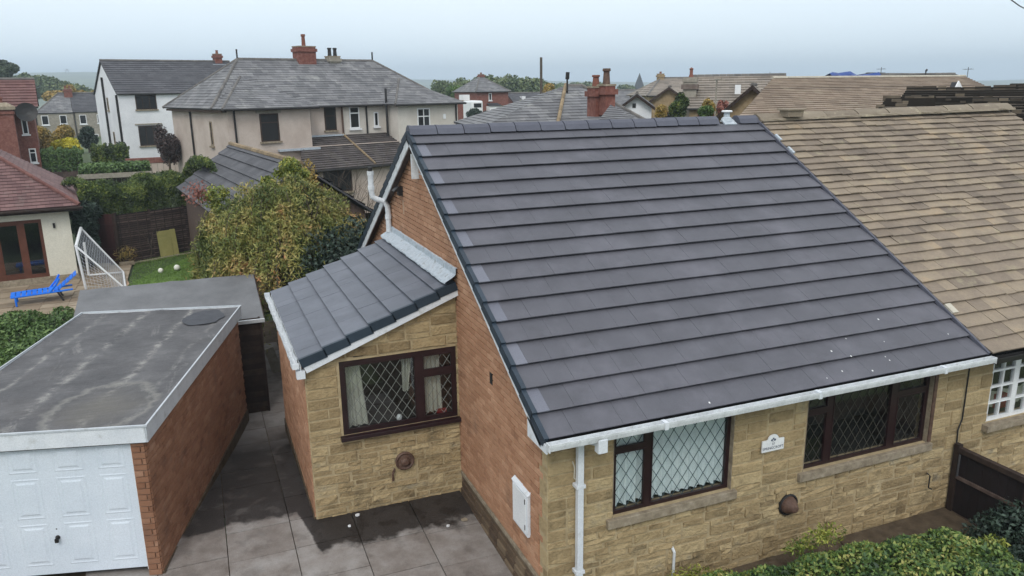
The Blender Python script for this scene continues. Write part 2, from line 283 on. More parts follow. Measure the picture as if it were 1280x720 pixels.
def ground_mat():
    m, n, b = newmat('far_land')
    f = noise(n, .012, 6, .55); f2 = noise(n, .12, 5)
    col = ramp(n, f, [(.3, S(48, 62, 44)), (.45, S(74, 88, 58)), (.55, S(104, 114, 78)), (.7, S(60, 68, 50))])
    col = mixc(n, .4, col, ramp(n, f2, [(.3, (.6, .6, .6)), (.7, (1., 1., 1.))]), 'MULTIPLY')
    n.links.new(col, b.inputs['Base Color']); b.inputs['Roughness'].default_value = .9; return m
K['land'] = ground_mat()

# ------------------------------------------------------------------ object helpers
TW = {}   # world matrix of things / parts
def tag(o, label=None, cat=None, group=None, kind=None):
    if label: o['label'] = label
    if cat: o['category'] = cat
    if group: o['group'] = group
    if kind: o['kind'] = kind
    return o
def link(name, data, parent=None, mat=None, mw=None):
    o = bpy.data.objects.new(name, data); C.objects.link(o)
    base = TW[parent.name] if parent else Matrix()
    if parent: o.parent = parent
    if mw is not None: o.matrix_basis = mw
    TW[o.name] = base @ (mw if mw is not None else Matrix())
    if mat is not None and data is not None and not data.materials: data.materials.append(mat)
    return o
def thing(name, label, cat, loc=(0, 0, 0), rz=0, group=None):
    return tag(link(name, None, None, None, Matrix.Translation(Vector(loc)) @ Matrix.Rotation(rz, 4, 'Z')), label, cat, group)
class MB:
    def __init__(s): s.v = []; s.f = []; s.uv = []
    def add(s, vs, fs, uvs=None):
        b = len(s.v); s.v += [tuple(v) for v in vs]; s.f += [tuple(i+b for i in f) for f in fs]
        if uvs: s.uv += uvs
        return s
    def box(s, a, b, M=None):
        x0, y0, z0 = a; x1, y1, z1 = b
        vs = [Vector(p) for p in ((x0, y0, z0), (x1, y0, z0), (x1, y1, z0), (x0, y1, z0), (x0, y0, z1), (x1, y0, z1), (x1, y1, z1), (x0, y1, z1))]
        if M is not None: vs = [M @ v for v in vs]
        return s.add(vs, [(0, 3, 2, 1), (4, 5, 6, 7), (0, 1, 5, 4), (1, 2, 6, 5), (2, 3, 7, 6), (3, 0, 4, 7)])
    def tube(s, pts, r, n=8, caps=True):
        pts = [Vector(p) for p in pts]; rr = r if isinstance(r, (list, tuple)) else [r]*len(pts)
        b = len(s.v); prev = None
        for i, p in enumerate(pts):
            t = (pts[min(i+1, len(pts)-1)]-pts[max(i-1, 0)]).normalized()
            if prev is None: a = t.orthogonal().normalized()
            else: a = (prev-t*prev.dot(t)).normalized()
            prev = a; c2 = t.cross(a)
            for k in range(n):
                an = 2*math.pi*(k+.5)/n; s.v.append(tuple(p+(a*math.cos(an)+c2*math.sin(an))*rr[i]))
        for i in range(len(pts)-1):
            for k in range(n):
                k2 = (k+1) % n; s.f.append((b+i*n+k, b+i*n+k2, b+(i+1)*n+k2, b+(i+1)*n+k))
        if caps:
            s.f.append(tuple(b+k for k in range(n))[::-1]); s.f.append(tuple(b+(len(pts)-1)*n+k for k in range(n)))
        return s
    def prism(s, poly, vec):
        n = len(poly); vec = Vector(vec); vs = [Vector(p) for p in poly]; vs += [v+vec for v in vs]
        return s.add(vs, [tuple(range(n)), tuple(range(2*n-1, n-1, -1))]+[(i, i+n, (i+1) % n+n, (i+1) % n) for i in range(n)])
    def lathe(s, prof, M, n=20):
        b = len(s.v)
        for (r, z) in prof:
            for k in range(n):
                a = 2*math.pi*k/n; s.v.append(tuple(M @ Vector((r*math.cos(a), r*math.sin(a), z))))
        for i in range(len(prof)-1):
            for k in range(n):
                k2 = (k+1) % n; s.f.append((b+i*n+k, b+i*n+k2, b+(i+1)*n+k2, b+(i+1)*n+k))
        return s
    def mesh(s, name):
        m = bpy.data.meshes.new(name); m.from_pydata(s.v, [], s.f)
        if s.uv:
            l = m.uv_layers.new(name='UVMap'); l.data.foreach_set('uv', np.array(s.uv, float).ravel())
        return m
    def build(s, name, mat, parent=None, kind=None, smooth=False, bevel=0, mw=None):
        m = s.mesh(name)
        if smooth: m.shade_smooth()
        o = link(name, m, parent, K[mat] if isinstance(mat, str) else mat, mw)
        if bevel:
            md = o.modifiers.new('bevel', 'BEVEL'); md.width = bevel; md.segments = 2; md.limit_method = 'ANGLE'; md.angle_limit = R(50)
        if kind: o['kind'] = kind
        return o
def frame(o, x, y, z):
    return Matrix(((x[0], y[0], z[0], o[0]), (x[1], y[1], z[1], o[1]), (x[2], y[2], z[2], o[2]), (0, 0, 0, 1)))
def tr(x, y, z): return Matrix.Translation((x, y, z))
def scl(x, y, z): return Matrix.Diagonal((x, y, z, 1))

# pieces: unit meshes; x width, y depth (front at -y), z height
def brick_unit(seed):
    r = random.Random(seed); j = lambda a: r.uniform(-a, a); v = []
    for yy, ix, iz in ((.5, 0, 0), (-.25, 0, 0), (-.5, .018, .05)):
        for sx, sz in ((-1, -1), (1, -1), (1, 1), (-1, 1)):
            v.append((sx*(.5-ix)+j(.006), yy+j(.03), sz*(.5-iz)+j(.02)))
    f = [(8, 9, 10, 11)]
    for a in (0, 4):
        for k in range(4): f.append((a+k, a+(k+1) % 4, a+4+(k+1) % 4, a+4+k))
    m = bpy.data.meshes.new('brick'); m.from_pydata(v, [], f); return m
def stone_unit(seed, rough=1.):
    """pitch-faced block: arrises pinched back at the joint, flat broken face"""
    r = random.Random(seed); gx_ = (-.5, -.455, r.uniform(-.2, .2), .455, .5); gz_ = (-.5, -.40, .40, .5); nx, nz = 5, 4; v = []; f = []
    for k in range(nz):
        for i in range(nx):
            x, z = gx_[i], gz_[k]; edge = i in (0, nx-1) or k in (0, nz-1)
            if edge: y = .12+r.uniform(-.05, .05); z += r.uniform(-.02, .02)
            else: y = -.22-r.uniform(0, .26)*rough-(.14*rough if k == 1 and r.random() < .5 else 0); z += r.uniform(-.08, .08)*rough
            v.append((x, y, z))
    for k in range(nz-1):
        for i in range(nx-1): a = k*nx+i; f.append((a, a+1, a+nx+1, a+nx))
    ring = [i for i in range(nx)]+[k*nx+nx-1 for k in range(1, nz)]+[(nz-1)*nx+i for i in range(nx-2, -1, -1)]+[k*nx for k in range(nz-2, 0, -1)]
    b = len(v)
    for q in ring: v.append((v[q][0], .5, v[q][2]))
    for q in range(len(ring)): q2 = (q+1) % len(ring); f.append((ring[q2], ring[q], b+q, b+q2))
    m = bpy.data.meshes.new('stone'); m.from_pydata(v, [], f); return m
def plate_unit(seed, wob=.02):   # roof tile / slab: x width, y up-slope, z thickness; split once to allow a slight camber
    r = random.Random(seed); j = lambda: r.uniform(-wob, wob); v = []
    xs = (-.5, 0, .5)
    for z in (-.5, .5):
        for y in (-.5, .5):
            for x in xs: v.append((x+(j()*.4 if x else 0), y+j()*.6, z+j()*6 if z > 0 else z))
    f = [(0, 3, 4, 1), (1, 4, 5, 2), (6, 7, 10, 9), (7, 8, 11, 10), (0, 1, 7, 6), (1, 2, 8, 7), (2, 5, 11, 8), (5, 4, 10, 11), (4, 3, 9, 10), (3, 0, 6, 9)]
    m = bpy.data.meshes.new('tile'); m.from_pydata(v, [], f); return m
UB = [brick_unit(i) for i in range(6)]
US = [stone_unit(i, 1.) for i in range(12)]
USM = [stone_unit(50+i, .35) for i in range(6)]
UT = [plate_unit(i, .006) for i in range(4)]
UN = [plate_unit(30+i, .03) for i in range(10)]
UBOX = [plate_unit(70, 0.)]
class Pool:
    """pieces of one kind on one thing: the 300 that show largest become objects, the rest one joined part"""
    def __init__(s, th, kind, rest, cap=300): s.th, s.kind, s.rest, s.cap, s.items = th, kind, rest, cap, []
    def add(s, parent, M, meshes, mat, label=None): s.items.append((parent, M, random.choice(meshes), mat, label))
    def done(s):
        sc_ = []
        for i, (pa, M, me, mat, lb) in enumerate(s.items):
            W = TW[pa.name] @ M; p = proj(W.translation)
            a = sorted([W.col[k].to_3d().length for k in range(3)])[1:]
            q = 0 if p is None or not (-30 < p[0] < 1310 and -30 < p[1] < 750) else a[0]*a[1]/p[2]**2
            if lb: q *= 50
            sc_.append((q, i))
        sc_.sort(reverse=True); top = [i for q, i in sc_[:s.cap] if q > 0]; ts = set(top); cache = {}
        for i in top:
            pa, M, me, mat, lb = s.items[i]
            k = (me.name, mat)
            if k not in cache:
                c = me.copy(); c.name = s.kind; c.materials.append(K[mat]); cache[k] = c
            o = link(s.kind, cache[k], pa, None, M)
            if lb: o['label'] = lb
        rest = [i for i in range(len(s.items)) if i not in ts]
        if rest:
            TI = TW[s.th.name].inverted(); mats = []; V = []; Fc = []; mi = []; off = 0; geo = {}
            for i in rest:
                pa, M, me, mat, lb = s.items[i]
                if me.name not in geo:
                    a = np.empty(len(me.vertices)*3); me.vertices.foreach_get('co', a); geo[me.name] = (a.reshape(-1, 3), [tuple(p.vertices) for p in me.polygons])
                if mat not in mats: mats.append(mat)
                vv, ff = geo[me.name]; W = np.array(TI @ TW[pa.name] @ M)
                V.append(vv @ W[:3, :3].T + W[:3, 3]); Fc += [tuple(x+off for x in f) for f in ff]; mi += [mats.index(mat)]*len(ff); off += len(vv)
            m = bpy.data.meshes.new(s.rest); m.from_pydata(np.vstack(V).tolist(), [], Fc)
            for k in mats: m.materials.append(K[k])
            m.polygons.foreach_set('material_index', mi)
            tag(link(s.rest, m, s.th), kind='stuff')

def lay_bricks(pool, parent, Fm, W, H, mat, ok=lambda a, b, c, d: [(a, b)], bw=.287, bh=.1, joint=.015, depth=.05, proud=.015, start=0):
    """stretcher bond on the frame Fm: x along wall, y inward, z up; ok(u0,u1,v0,v1) keeps a brick"""
    row = 0; v = 0.
    while v+bh <= H+.001:
        u = -(bw/2 if (row+start) % 2 else 0)
        while u < W-.02:
            a, b_ = max(u, 0), min(u+bw, W)
            if b_-a > .035:
                for (p, q) in ok(a, b_, v, v+bh):
                    if q-p > .05:
                        M = Fm @ tr((p+q)/2, depth/2-proud+random.uniform(-.003, .003), v+bh/2) @ scl(q-p-joint, depth, bh-joint)
                        pool.add(parent, M, UB, mat)
            u += bw
        v += bh; row += 1
def holes(rects, lim=None):
    """cut [u0,u1] by rectangles (u0,u1,v0,v1) and by a limit function lim(v)->(umin,umax)"""
    def f(a, b, v0, v1):
        segs = [(a, b)]
        for (h0, h1, g0, g1) in rects:
            if v1 > g0+.03 and v0 < g1-.03:
                n_ = []
                for (p, q) in segs:
                    if q <= h0 or p >= h1: n_.append((p, q)); continue
                    if p < h0: n_.append((p, h0))
                    if q > h1: n_.append((h1, q))
                segs = n_
        if lim:
            l0, l1 = lim(v1); segs = [(max(p, l0), min(q, l1)) for p, q in segs if min(q, l1) > max(p, l0)]
        return segs
    return f
def lay_stones(pool, parent, Fm, W, H, blocked, mat='stone', cu=.05, cv=.095, smooth=lambda u, v: 0, seed=1, wr=(5, 15)):
    r = random.Random(seed); nu, nv = int(round(W/cu)), int(math.ceil(H/cv)); g = [[blocked((i+.5)*cu, (j+.5)*cv) for i in range(nu)] for j in range(nv)]
    for j in range(nv):
        i = 0
        while i < nu:
            if g[j][i]: i += 1; continue
            run = 0
            while i+run < nu and not g[j][i+run]: run += 1
            w_ = r.randint(*wr)
            if run-w_ < 4: w_ = run if run <= wr[1]+1 else int(run*r.uniform(.38, .62))
            w_ = min(w_, run); hh = r.choices((1, 2, 3), (.74, .23, .03))[0]
            if smooth((i+w_/2)*cu, j*cv) > .5 and r.random() < .55: hh = max(hh, 2)
            h_ = 1
            while h_ < hh and j+h_ < nv and all(not g[j+h_][i+k] for k in range(w_)): h_ += 1
            for a in range(h_):
                for k in range(w_): g[j+a][i+k] = True
            sm = smooth((i+w_/2)*cu, (j+h_/2)*cv); d = .11 if not sm > .5 else .07
            M = Fm @ tr((i+w_/2)*cu, d/2-.022, (j+h_/2)*cv) @ scl(w_*cu-.014, d, h_*cv-.014)
            if r.random() < .5: M = M @ scl(1, 1, 1)
            pool.add(parent, M, USM if r.random() < sm else US, mat)
            i += w_

def clip(poly, a, lo, keep_ge=True):
    o = []
    for i in range(len(poly)):
        p, q = poly[i], poly[(i+1) % len(poly)]
        ip = (p[a] >= lo-1e-9) if keep_ge else (p[a] <= lo+1e-9); iq = (q[a] >= lo-1e-9) if keep_ge else (q[a] <= lo+1e-9)
        if ip: o.append(p)
        if ip != iq:
            t = (lo-p[a])/(q[a]-p[a]); o.append(tuple(p[k]+(q[k]-p[k])*t for k in range(2)))
    return o
def course_roof(name, P, gauge, mat, parent, th=.03, rag=0.):
    """stepped courses over the convex polygon P (3D, first edge = eave, counter-clockwise seen from above)"""
    P = [Vector(p) for p in P]; u = (P[1]-P[0]).normalized(); nrm = (P[1]-P[0]).cross(P[-1]-P[0]).normalized(); s = nrm.cross(u)
    poly = [((p-P[0]).dot(u), (p-P[0]).dot(s)) for p in P]; smax = max(p[1] for p in poly); mb = MB(); k = 0
    r = random.Random(len(name)+int(smax*10))
    while k*gauge < smax-.02:
        c_ = clip(clip(poly, 1, k*gauge), 1, min((k+1)*gauge, smax), False)
        if len(c_) >= 3:
            t0 = th*(1+r.uniform(-rag, rag))
            def P3(q, off): return P[0]+u*q[0]+s*q[1]+nrm*off
            vs = [P3(q, t0*(1-(q[1]-k*gauge)/gauge)) for q in c_]
            mb.add(vs, [tuple(range(len(vs)))], [(q[0], q[1]+.001) for q in c_])
            tail = [q for q in c_ if abs(q[1]-k*gauge) < 1e-6]
            if len(tail) >= 2:
                a, b_ = min(tail), max(tail)
                mb.add([P3(a, t0), P3(a, -.03), P3(b_, -.03), P3(b_, t0)], [(0, 1, 2, 3)], [(a[0], a[1]+.001), (a[0], a[1]+.002), (b_[0], a[1]+.002), (b_[0], a[1]+.001)])
        k += 1
    # underside
    P = [P[0]+u*q[0]+s*q[1] for q in poly]; n_ = len(P); mb.add([p-nrm*.06 for p in P], [tuple(range(n_))[::-1]], [(0, 0)]*n_)
    mb.add([p for p in P]+[p-nrm*.06 for p in P], [(i, i+n_, (i+1) % n_+n_, (i+1) % n_) for i in range(n_)], [(.1, .1)]*(4*n_))
    return mb.build(name, mat, parent)
def ridge_line(name, a, b, mat, parent, r=.11, step=.5):
    a, b = Vector(a), Vector(b); n_ = max(1, int((b-a).length/step)); mb = MB()
    for i in range(n_):
        p = a.lerp(b, i/n_); q = a.lerp(b, (i+1)/n_-.02/n_); mb.tube([p, q], [r*1.06, r], 6)
    return mb.build(name, mat, parent)

def leafy(name, mat, P, N, ls, parent=None, lw=.5, droop=0., kind=None, rnd=1.):
    """mesh of folded leaf blades at points P with outward normals N"""
    n = len(P); d = rs.normal(size=(n, 3)); d[:, 2] -= droop; d /= np.linalg.norm(d, axis=1)[:, None]
    nn = N+rs.normal(size=(n, 3))*.6*rnd; nn -= d*(nn*d).sum(1)[:, None]; nn /= np.linalg.norm(nn, axis=1)[:, None]+1e-9
    sd_ = np.cross(d, nn); L_ = ls*rs.uniform(.6, 1.3, (n, 1)); Wd = L_*lw
    v = np.stack([P-d*L_*.5, P+sd_*Wd*.5+nn*Wd*.15, P+d*L_*.5, P-sd_*Wd*.5+nn*Wd*.15], 1).reshape(-1, 3)
    m = bpy.data.meshes.new(name); m.vertices.add(n*4); m.vertices.foreach_set('co', v.ravel())
    i = np.arange(n)[:, None]*4; f = np.concatenate([i+[0, 1, 2], i+[0, 2, 3]], 1).ravel()
    m.loops.add(n*6); m.loops.foreach_set('vertex_index', f.astype('i')); m.polygons.add(n*2)
    m.polygons.foreach_set('loop_start', np.arange(n*2, dtype='i')*3); m.polygons.foreach_set('loop_total', np.full(n*2, 3, 'i')); m.update(calc_edges=True)
    o = link(name, m, parent, K[mat])
    if kind: o['kind'] = kind
    return o
def blobs(n, blist, shell=.35):
    """points near the surface of a union of ellipsoids (cx,cy,cz,rx,ry,rz)"""
    B = np.array(blist, float); wgt = B[:, 3]*B[:, 5]; wgt /= wgt.sum(); k = rs.choice(len(B), n, p=wgt)
    d = rs.normal(size=(n, 3)); d /= np.linalg.norm(d, axis=1)[:, None]; r = 1-shell*rs.rand(n)**1.5
    return B[k, :3]+d*B[k, 3:]*r[:, None], d
def lumps(c, rx, ry, rz, n, s=.45, flat=0):
    out_ = []
    for i in range(n):
        d = rs.normal(size=3); d /= np.linalg.norm(d); 
        if flat: d[2] = abs(d[2])
        q = s*rs.uniform(.7, 1.2); out_.append((c[0]+d[0]*rx*(1-q), c[1]+d[1]*ry*(1-q), c[2]+d[2]*rz*(1-q), rx*q, ry*q, rz*q))
    return out_

# ================================================================== terrain
def gh(x, y):
    """ground height"""
    def ss(t): t = max(0, min(1, t)); return t*t*(3-2*t)
    if y <= 4: z = -.36-.045*(4-y) if y > -3 else -.675
    else: z = -.36-.29*ss((y-4)/5)
    z += .15*ss((y-20)/8) + 1.3*ss((y-33)/8)*ss((-x+14)/8) + 1.2*ss((y-46)/20)*ss((-x+14)/8)
    d = math.hypot(x, y)
    z -= 7*ss((d-90)/160) + 16*ss((d-300)/500)
    z += 62*ss((d-900)/1500)*(.55+.25*math.sin(x*.0021+1)+.2*math.sin(x*.0007+y*.0004))
    a = math.atan2(x, y)
    z += 34*ss((d-450)/700)*math.exp(-((a+.16)/.2)**2)
    return z
radii = [0, 3, 6, 9, 12, 15, 18, 22, 26, 30, 34, 38, 42, 47, 53, 60, 70, 85, 105, 130, 170, 220, 300, 400, 550, 750, 1000, 1300, 1600, 1900, 2200, 2600]
NA = 120; v = []; f = []
for r_ in radii:
    for k in range(NA):
        a = 2*math.pi*k/NA; x, y = r_*math.sin(a), r_*math.cos(a); v.append((x, y, gh(x, y)-.06))
for i in range(len(radii)-1):
    for k in range(NA):
        k2 = (k+1) % NA; f.append((i*NA+k, (i+1)*NA+k, (i+1)*NA+k2, i*NA+k2))
m = bpy.data.meshes.new('ground'); m.from_pydata(v, [], f); m.shade_smooth()
link('ground', m, None, K['land'])['kind'] = 'structure'
def sheet(name, poly, mat, dz, kind='structure', n=10):
    mb = MB(); xs = [p[0] for p in poly]; ys = [p[1] for p in poly]
    # grid clipped to the polygon
    x0, x1, y0, y1 = min(xs), max(xs), min(ys), max(ys)
    st = max(x1-x0, y1-y0)/n; i = x0
    while i < x1-1e-6:
        j = y0
        while j < y1-1e-6:
            cell = [(i, j), (min(i+st, x1), j), (min(i+st, x1), min(j+st, y1)), (i, min(j+st, y1))]
            for k in range(len(poly)):
                a, b_ = poly[k], poly[(k+1) % len(poly)]; nx, ny = -(b_[1]-a[1]), b_[0]-a[0]; c_ = []
                for q in range(len(cell)):
                    p, s_ = cell[q], cell[(q+1) % len(cell)]; dp = (p[0]-a[0])*nx+(p[1]-a[1])*ny; ds = (s_[0]-a[0])*nx+(s_[1]-a[1])*ny
                    if dp >= 0: c_.append(p)
                    if dp*ds < 0: t = dp/(dp-ds); c_.append((p[0]+(s_[0]-p[0])*t, p[1]+(s_[1]-p[1])*t))
                cell = c_
                if len(cell) < 3: break
            if len(cell) >= 3: mb.add([(p[0], p[1], gh(*p)+dz) for p in cell], [tuple(range(len(cell)))])
            j += st
        i += st
    return tag(mb.build(name, mat), kind=kind)
# driveway of concrete flags
drv = sheet('driveway', [(-9, -3), (.2, -3), (.2, 3.9), (.2, 14.5), (-2.0, 18), (-9, 18)], 'soil', -.035)
def slabs_at(x0, x1, y0, y1):
    cx, cy = (x0+x1)/2, (y0+y1)/2
    sl = math.atan2(gh(cx, y1)-gh(cx, y0), y1-y0)
    M = tr(cx, cy, gh(cx, cy)-.02+random.uniform(-.004, .004)) @ Matrix.Rotation(sl, 4, 'X') @ Matrix.Rotation(random.uniform(-.006, .006), 4, 'Y') @ scl(x1-x0-.014, y1-y0-.014, .045)
    return M
sp_ = Pool(drv, 'paving_slab', 'paving_rest')
cols = [-6.3, -5.25, -4.2, -3.15, -2.1, -1.05, -.06]
for ci in range(len(cols)-1):
    x0, x1 = cols[ci], cols[ci+1]
    y = {0: -2.4, 1: -2.6, 2: -2.45, 3: -2.5, 4: -2.0, 5: -2.05}[ci]; lim = 3.8 if x0 >= -2.2 else 17
    while y < lim:
        y1 = y+random.choice((.84, .84, .62, .9)) if x0 < -2.2 else y+(.95 if ci != 4 else random.choice((.9, 1.0)))
        y1 = min(y1, 3.83) if x0 >= -2.2 else y1
        if y1 > lim-.25 and x0 >= -2.2: y1 = 3.83
        b1 = min(x1, -2.72) if (ci == 3 and 3.7 < y < 8.3) else (-2.25 if ci == 3 and y >= 8.3 else x1)
        gx = -5.14+(y-3.2)*.267   # garage side wall
        if y < 3.0 or b1 > gx-.3: sp_.add(drv, slabs_at(x0, b1, y, y1), UBOX, 'slab')
        y = y1
sp_.done()

for i, (px, py, w_, lb) in enumerate(((447, 645, .04, 'small white fragment lying on the damp paving near the extension corner'), (437, 658, .03, 'second small white fragment, nearest the extension corner, on paler paving'), (560, 656, .03, 'white fragment on the paving near the gable wall'), (580, 648, .09, 'pale splash of dried mortar on the damp paving near the gable wall'))):
    p = onz(px, py, -.37); t = thing('debris', lb, 'debris', (p.x, p.y, gh(p.x, p.y)+.012)); r = random.Random(i)
    MB().prism([(w_*math.cos(k*1.05)*r.uniform(.6, 1.1), w_*math.sin(k*1.05)*r.uniform(.5, .9), 0) for k in range(6)], (0, 0, .012 if i == 3 else .03)).build('fragment', 'sill' if i == 3 else 'whitepaint', t)
# ================================================================== bungalow
T = (6.21-2.5)/(6.054+.33); PA = math.atan(T); LX = 8.03; RY = 6.054
bun = thing('bungalow', 'stone fronted bungalow with new dark grey tiled roof, brick gable and lean-to side extension', 'bungalow')
tiles = Pool(bun, 'roof_tile', 'roof_tile_rest'); bricks = Pool(bun, 'brick', 'brickwork_rest'); stones = Pool(bun, 'stone', 'stonework_rest')
# --- front wall
W1 = (1.038, 3.109, .885, 2.28); W2 = (4.52, 7.23, .885, 2.28); ZB = -.9; ZT = 2.30
def wall_with_holes(name, Fm, W, z0, z1, rects, mat, parent, th=.25):
    mb = MB(); xs = sorted({0, W, *[r[0] for r in rects], *[r[1] for r in rects]})
    for a, b_ in zip(xs, xs[1:]):
        segs = [(z0, z1)]
        for r in rects:
            if r[0] <= a+1e-6 and r[1] >= b_-1e-6:
                segs = [s for p, q in segs for s in ((p, min(q, r[2])), (max(p, r[3]), q)) if s[1] > s[0]+1e-6]
        for p, q in segs: mb.box((a, .008, p), (b_, th, q), Fm)
    return mb.build(name, mat, parent)
FF = frame((0, 0, 0), (1, 0, 0), (0, 1, 0), (0, 0, 1))
fwall = wall_with_holes('front_wall', FF, LX, ZB, ZT, [W1, W2], 'mortar_stone', bun)
def blk(u, v):
    v = v+ZB
    for (a, b_, c_, d_) in (W1, W2):
        if a < u < b_ and c_-.14 < v < d_+.1: return True
        if a-.1 < u < b_+.08 and c_-.14 < v < c_+.001: return True
    return not (.0 <= u <= LX-.01) or v > ZT
lay_stones(stones, fwall, FF @ tr(0, 0, ZB), LX, ZT-ZB, blk, smooth=lambda u, v: .85 if v+ZB > .75 else .12, seed=5)
# quoins return onto the gable
GF = frame((0, 0, 0), (0, -1, 0), (1, 0, 0), (0, 0, 1))   # x towards the front, y inward, z up
z = ZB; k = 0; quo = []
while z < 2.25:
    h_ = random.choice((.2, .2, .3, .1)); w_ = (.26, .13)[k % 2]+random.uniform(-.02, .03)
    M = GF @ tr(-w_/2-.0, .015, z+h_/2) @ scl(w_-.01, .07, h_-.016); stones.add(fwall, M, USM, 'stone'); quo.append((z, z+h_, w_)); z += h_; k += 1
# --- gable wall
YB = 11.9
def gl(y): return 2.5+(min(y, 2*RY-y)+.33)*T-.24
mb = MB(); pr = [(0.009, .06, -.9), (0.009, YB, -.9), (0.009, YB, gl(YB)), (0.009, RY, gl(RY)), (0.009, .06, gl(.06))]
mb.prism(pr, (.25, 0, 0)); gw = mb.build('gable_wall', 'mortar_brick', bun)
GF2 = frame((0, YB, -.35), (0, -1, 0), (1, 0, 0), (0, 0, 1))
def glim(v):
    z = v-.35; yy = (z-2.5+.24)/T-.33; hi = YB-max(yy, 0.)
    lo = YB-(2*RY-yy) if yy > 0 else 0
    q = 0
    for a, b_, w_ in quo:
        if a < z < b_+.05: q = max(q, w_)
    return max(0, lo+.05), min(hi, YB-q-.012)
def gok(a, b_, v0, v1):
    z0, z1 = v0-.35, v1-.35
    if z0 < .04 and b_ > YB-3.83: return []
    if YB-8.6 < a and b_ < YB-4.0 and z1 < 3.3-(-.0) and z1 < 2.5: return []    # hidden inside the extension
    for (p, q) in [(a, b_)]:
        return holes([(YB-7.45, YB-7.25, 4.75, 4.95), (YB-2.2, YB-2.05, 2.36+.35, 2.56+.35)], glim)(a, b_, v0, v1)
lay_bricks(bricks, gw, GF2, YB, 6.6, 'brick_orange', gok)
# plinth courses of darker brick, stepping out
for kz in range(4):
    z0 = -.52+kz*.13; u = 0
    while u < 3.74:
        M = GF @ tr(-(u+.19), .03-.022*(3-kz), z0+.065) @ scl(.36, .09, .112); bricks.add(gw, M, UB, 'brick_plinth'); u += .375
MB().box((-.03, .1, -.03), (.02, 3.8, .03)).build('plinth_band', 'sill', gw)
MB().box((-.09, .1, -.7), (.02, 3.8, -.5)).build('plinth_footing', 'soil', gw)
# gable fittings
mb = MB(); mb.box((-.10, 7.27, 4.76), (.03, 7.44, 4.94)); mb.prism([(-.1, 7.25, 4.96), (-.22, 7.25, 4.86), (-.1, 7.25, 4.84)], (0, .2, 0)); mb.build('vent_hood', 'iron', gw)
mb = MB(); mb.box((-.012, 2.06, 2.36), (.02, 2.18, 2.56)); mb.build('wall_vent', 'iron', gw)
# meter cupboard
mb = MB(); mb.box((-.06, .57, .50), (-.005, 1.15, 1.18)); mb.prism([(-.075, .55, 1.18), (-.005, .55, 1.24), (-.005, .55, 1.18)], (0, .62, 0)); mc = mb.build('meter_cupboard', 'upvc', bun, bevel=.008)
MB().box((-.07, .61, .54), (-.06, 1.11, 1.15)).build('cupboard_door', 'whitepaint', mc, bevel=.004)
for z_ in (.6, 1.02): MB().box((-.076, .63, z_), (-.068, .65, z_+.08)).build('hinge', 'iron', mc)
# --- roof tiles, front slope
SX0 = -.12; GA = .43; SL = math.hypot(RY+.33, 6.21-2.5); TWD = .372
U_, S_, N_ = Vector((1, 0, 0)), Vector((0, math.cos(PA), math.sin(PA))), Vector((0, -math.sin(PA), math.cos(PA)))
deck = MB(); RF = frame((0, -.33, 2.5), U_, S_, N_)
deck.box((-.12, 0.02, -.16), (LX, SL-.05, -.075), RF)
roof = deck.build('front_roof_slope', 'dark', bun)
def lay_tiles(pool, parent, Fm, W, nrows, ga, tw, mat, x0=0, pale=None, drop=.054, th=.015, last=None, units=UT, stag=True):
    for i in range(nrows):
        s0 = i*ga; ln = ga+.05 if not (last and i == nrows-1) else last
        u = x0-(tw/2 if (stag and i % 2) else 0)
        while u < x0+W-.02:
            a, b_ = max(u, x0), min(u+tw, x0+W)
            if b_-a > .04:
                mt = pale if (pale and u < x0 and i % 2) else mat
                M = Fm @ tr((a+b_)/2, s0+ln/2, -th/2-drop/2+random.uniform(-.002, .002)) @ Matrix.Rotation(-math.atan(drop/ga), 4, 'X') @ scl(b_-a-.0018, ln, th)
                pool.add(parent, M, units, mt)
            u += tw
lay_tiles(tiles, roof, RF, LX+.12-.03, 17, GA, TWD, 'tile', x0=-.12, pale='tile_pale', last=.36)
# rear slope
RB = frame((0, 2*RY+.33, 2.5), (-1, 0, 0), (0, -math.cos(PA), math.sin(PA)), (0, math.sin(PA), math.cos(PA)))
mb = MB(); mb.box((-LX, 0.02, -.16), (.12, SL-.05, -.075), RB); rroof = mb.build('rear_roof_slope', 'dark', bun)
lay_tiles(tiles, rroof, RB, LX+.12, 17, GA, TWD, 'tile', x0=-LX, last=.36)
# dry verge units, barge boards and soffit
for sgn, FR in ((1, RF), (-1, RB)):
    for i in range(17):
        L0 = i*GA; L1 = min(L0+GA+.02, SL-.03)
        xa, xb = (-.195, -.125) if sgn == 1 else (.125, .195)
        mb = MB(); d0 = .05
        vs = [(xa, L0, .012), (xb, L0, .012), (xb, L1, .012-d0+.012), (xa, L1, .012-d0+.012), (xa, L0, -.14), (xb, L0, -.14), (xb, L1, -.165), (xa, L1, -.165)]
        mb.add([FR @ Vector(p) for p in vs], [(0, 1, 2, 3), (7, 6, 5, 4), (0, 4, 5, 1), (1, 5, 6, 2), (2, 6, 7, 3), (3, 7, 4, 0)]); mb.build('verge_unit', 'verge', roof if sgn == 1 else rroof)
    xa, xb = (-.178, -.155) if sgn == 1 else (.155, .178)
    if sgn == 1: MB().box((xa, .05, -.24), (xb, SL+.0, -.13), FR).build('barge_board', 'upvc', bun)
    else: MB().box((xa, .05, -.32), (xb, SL+.0, -.13), FR).build('barge_board', 'upvc_dirty', bun)
    xa, xb = (-.155, .02) if sgn == 1 else (-.02, .155)
    MB().box((xa, .1, -.235), (xb, SL-.03, -.215), FR).build('verge_soffit', 'soffit', bun)
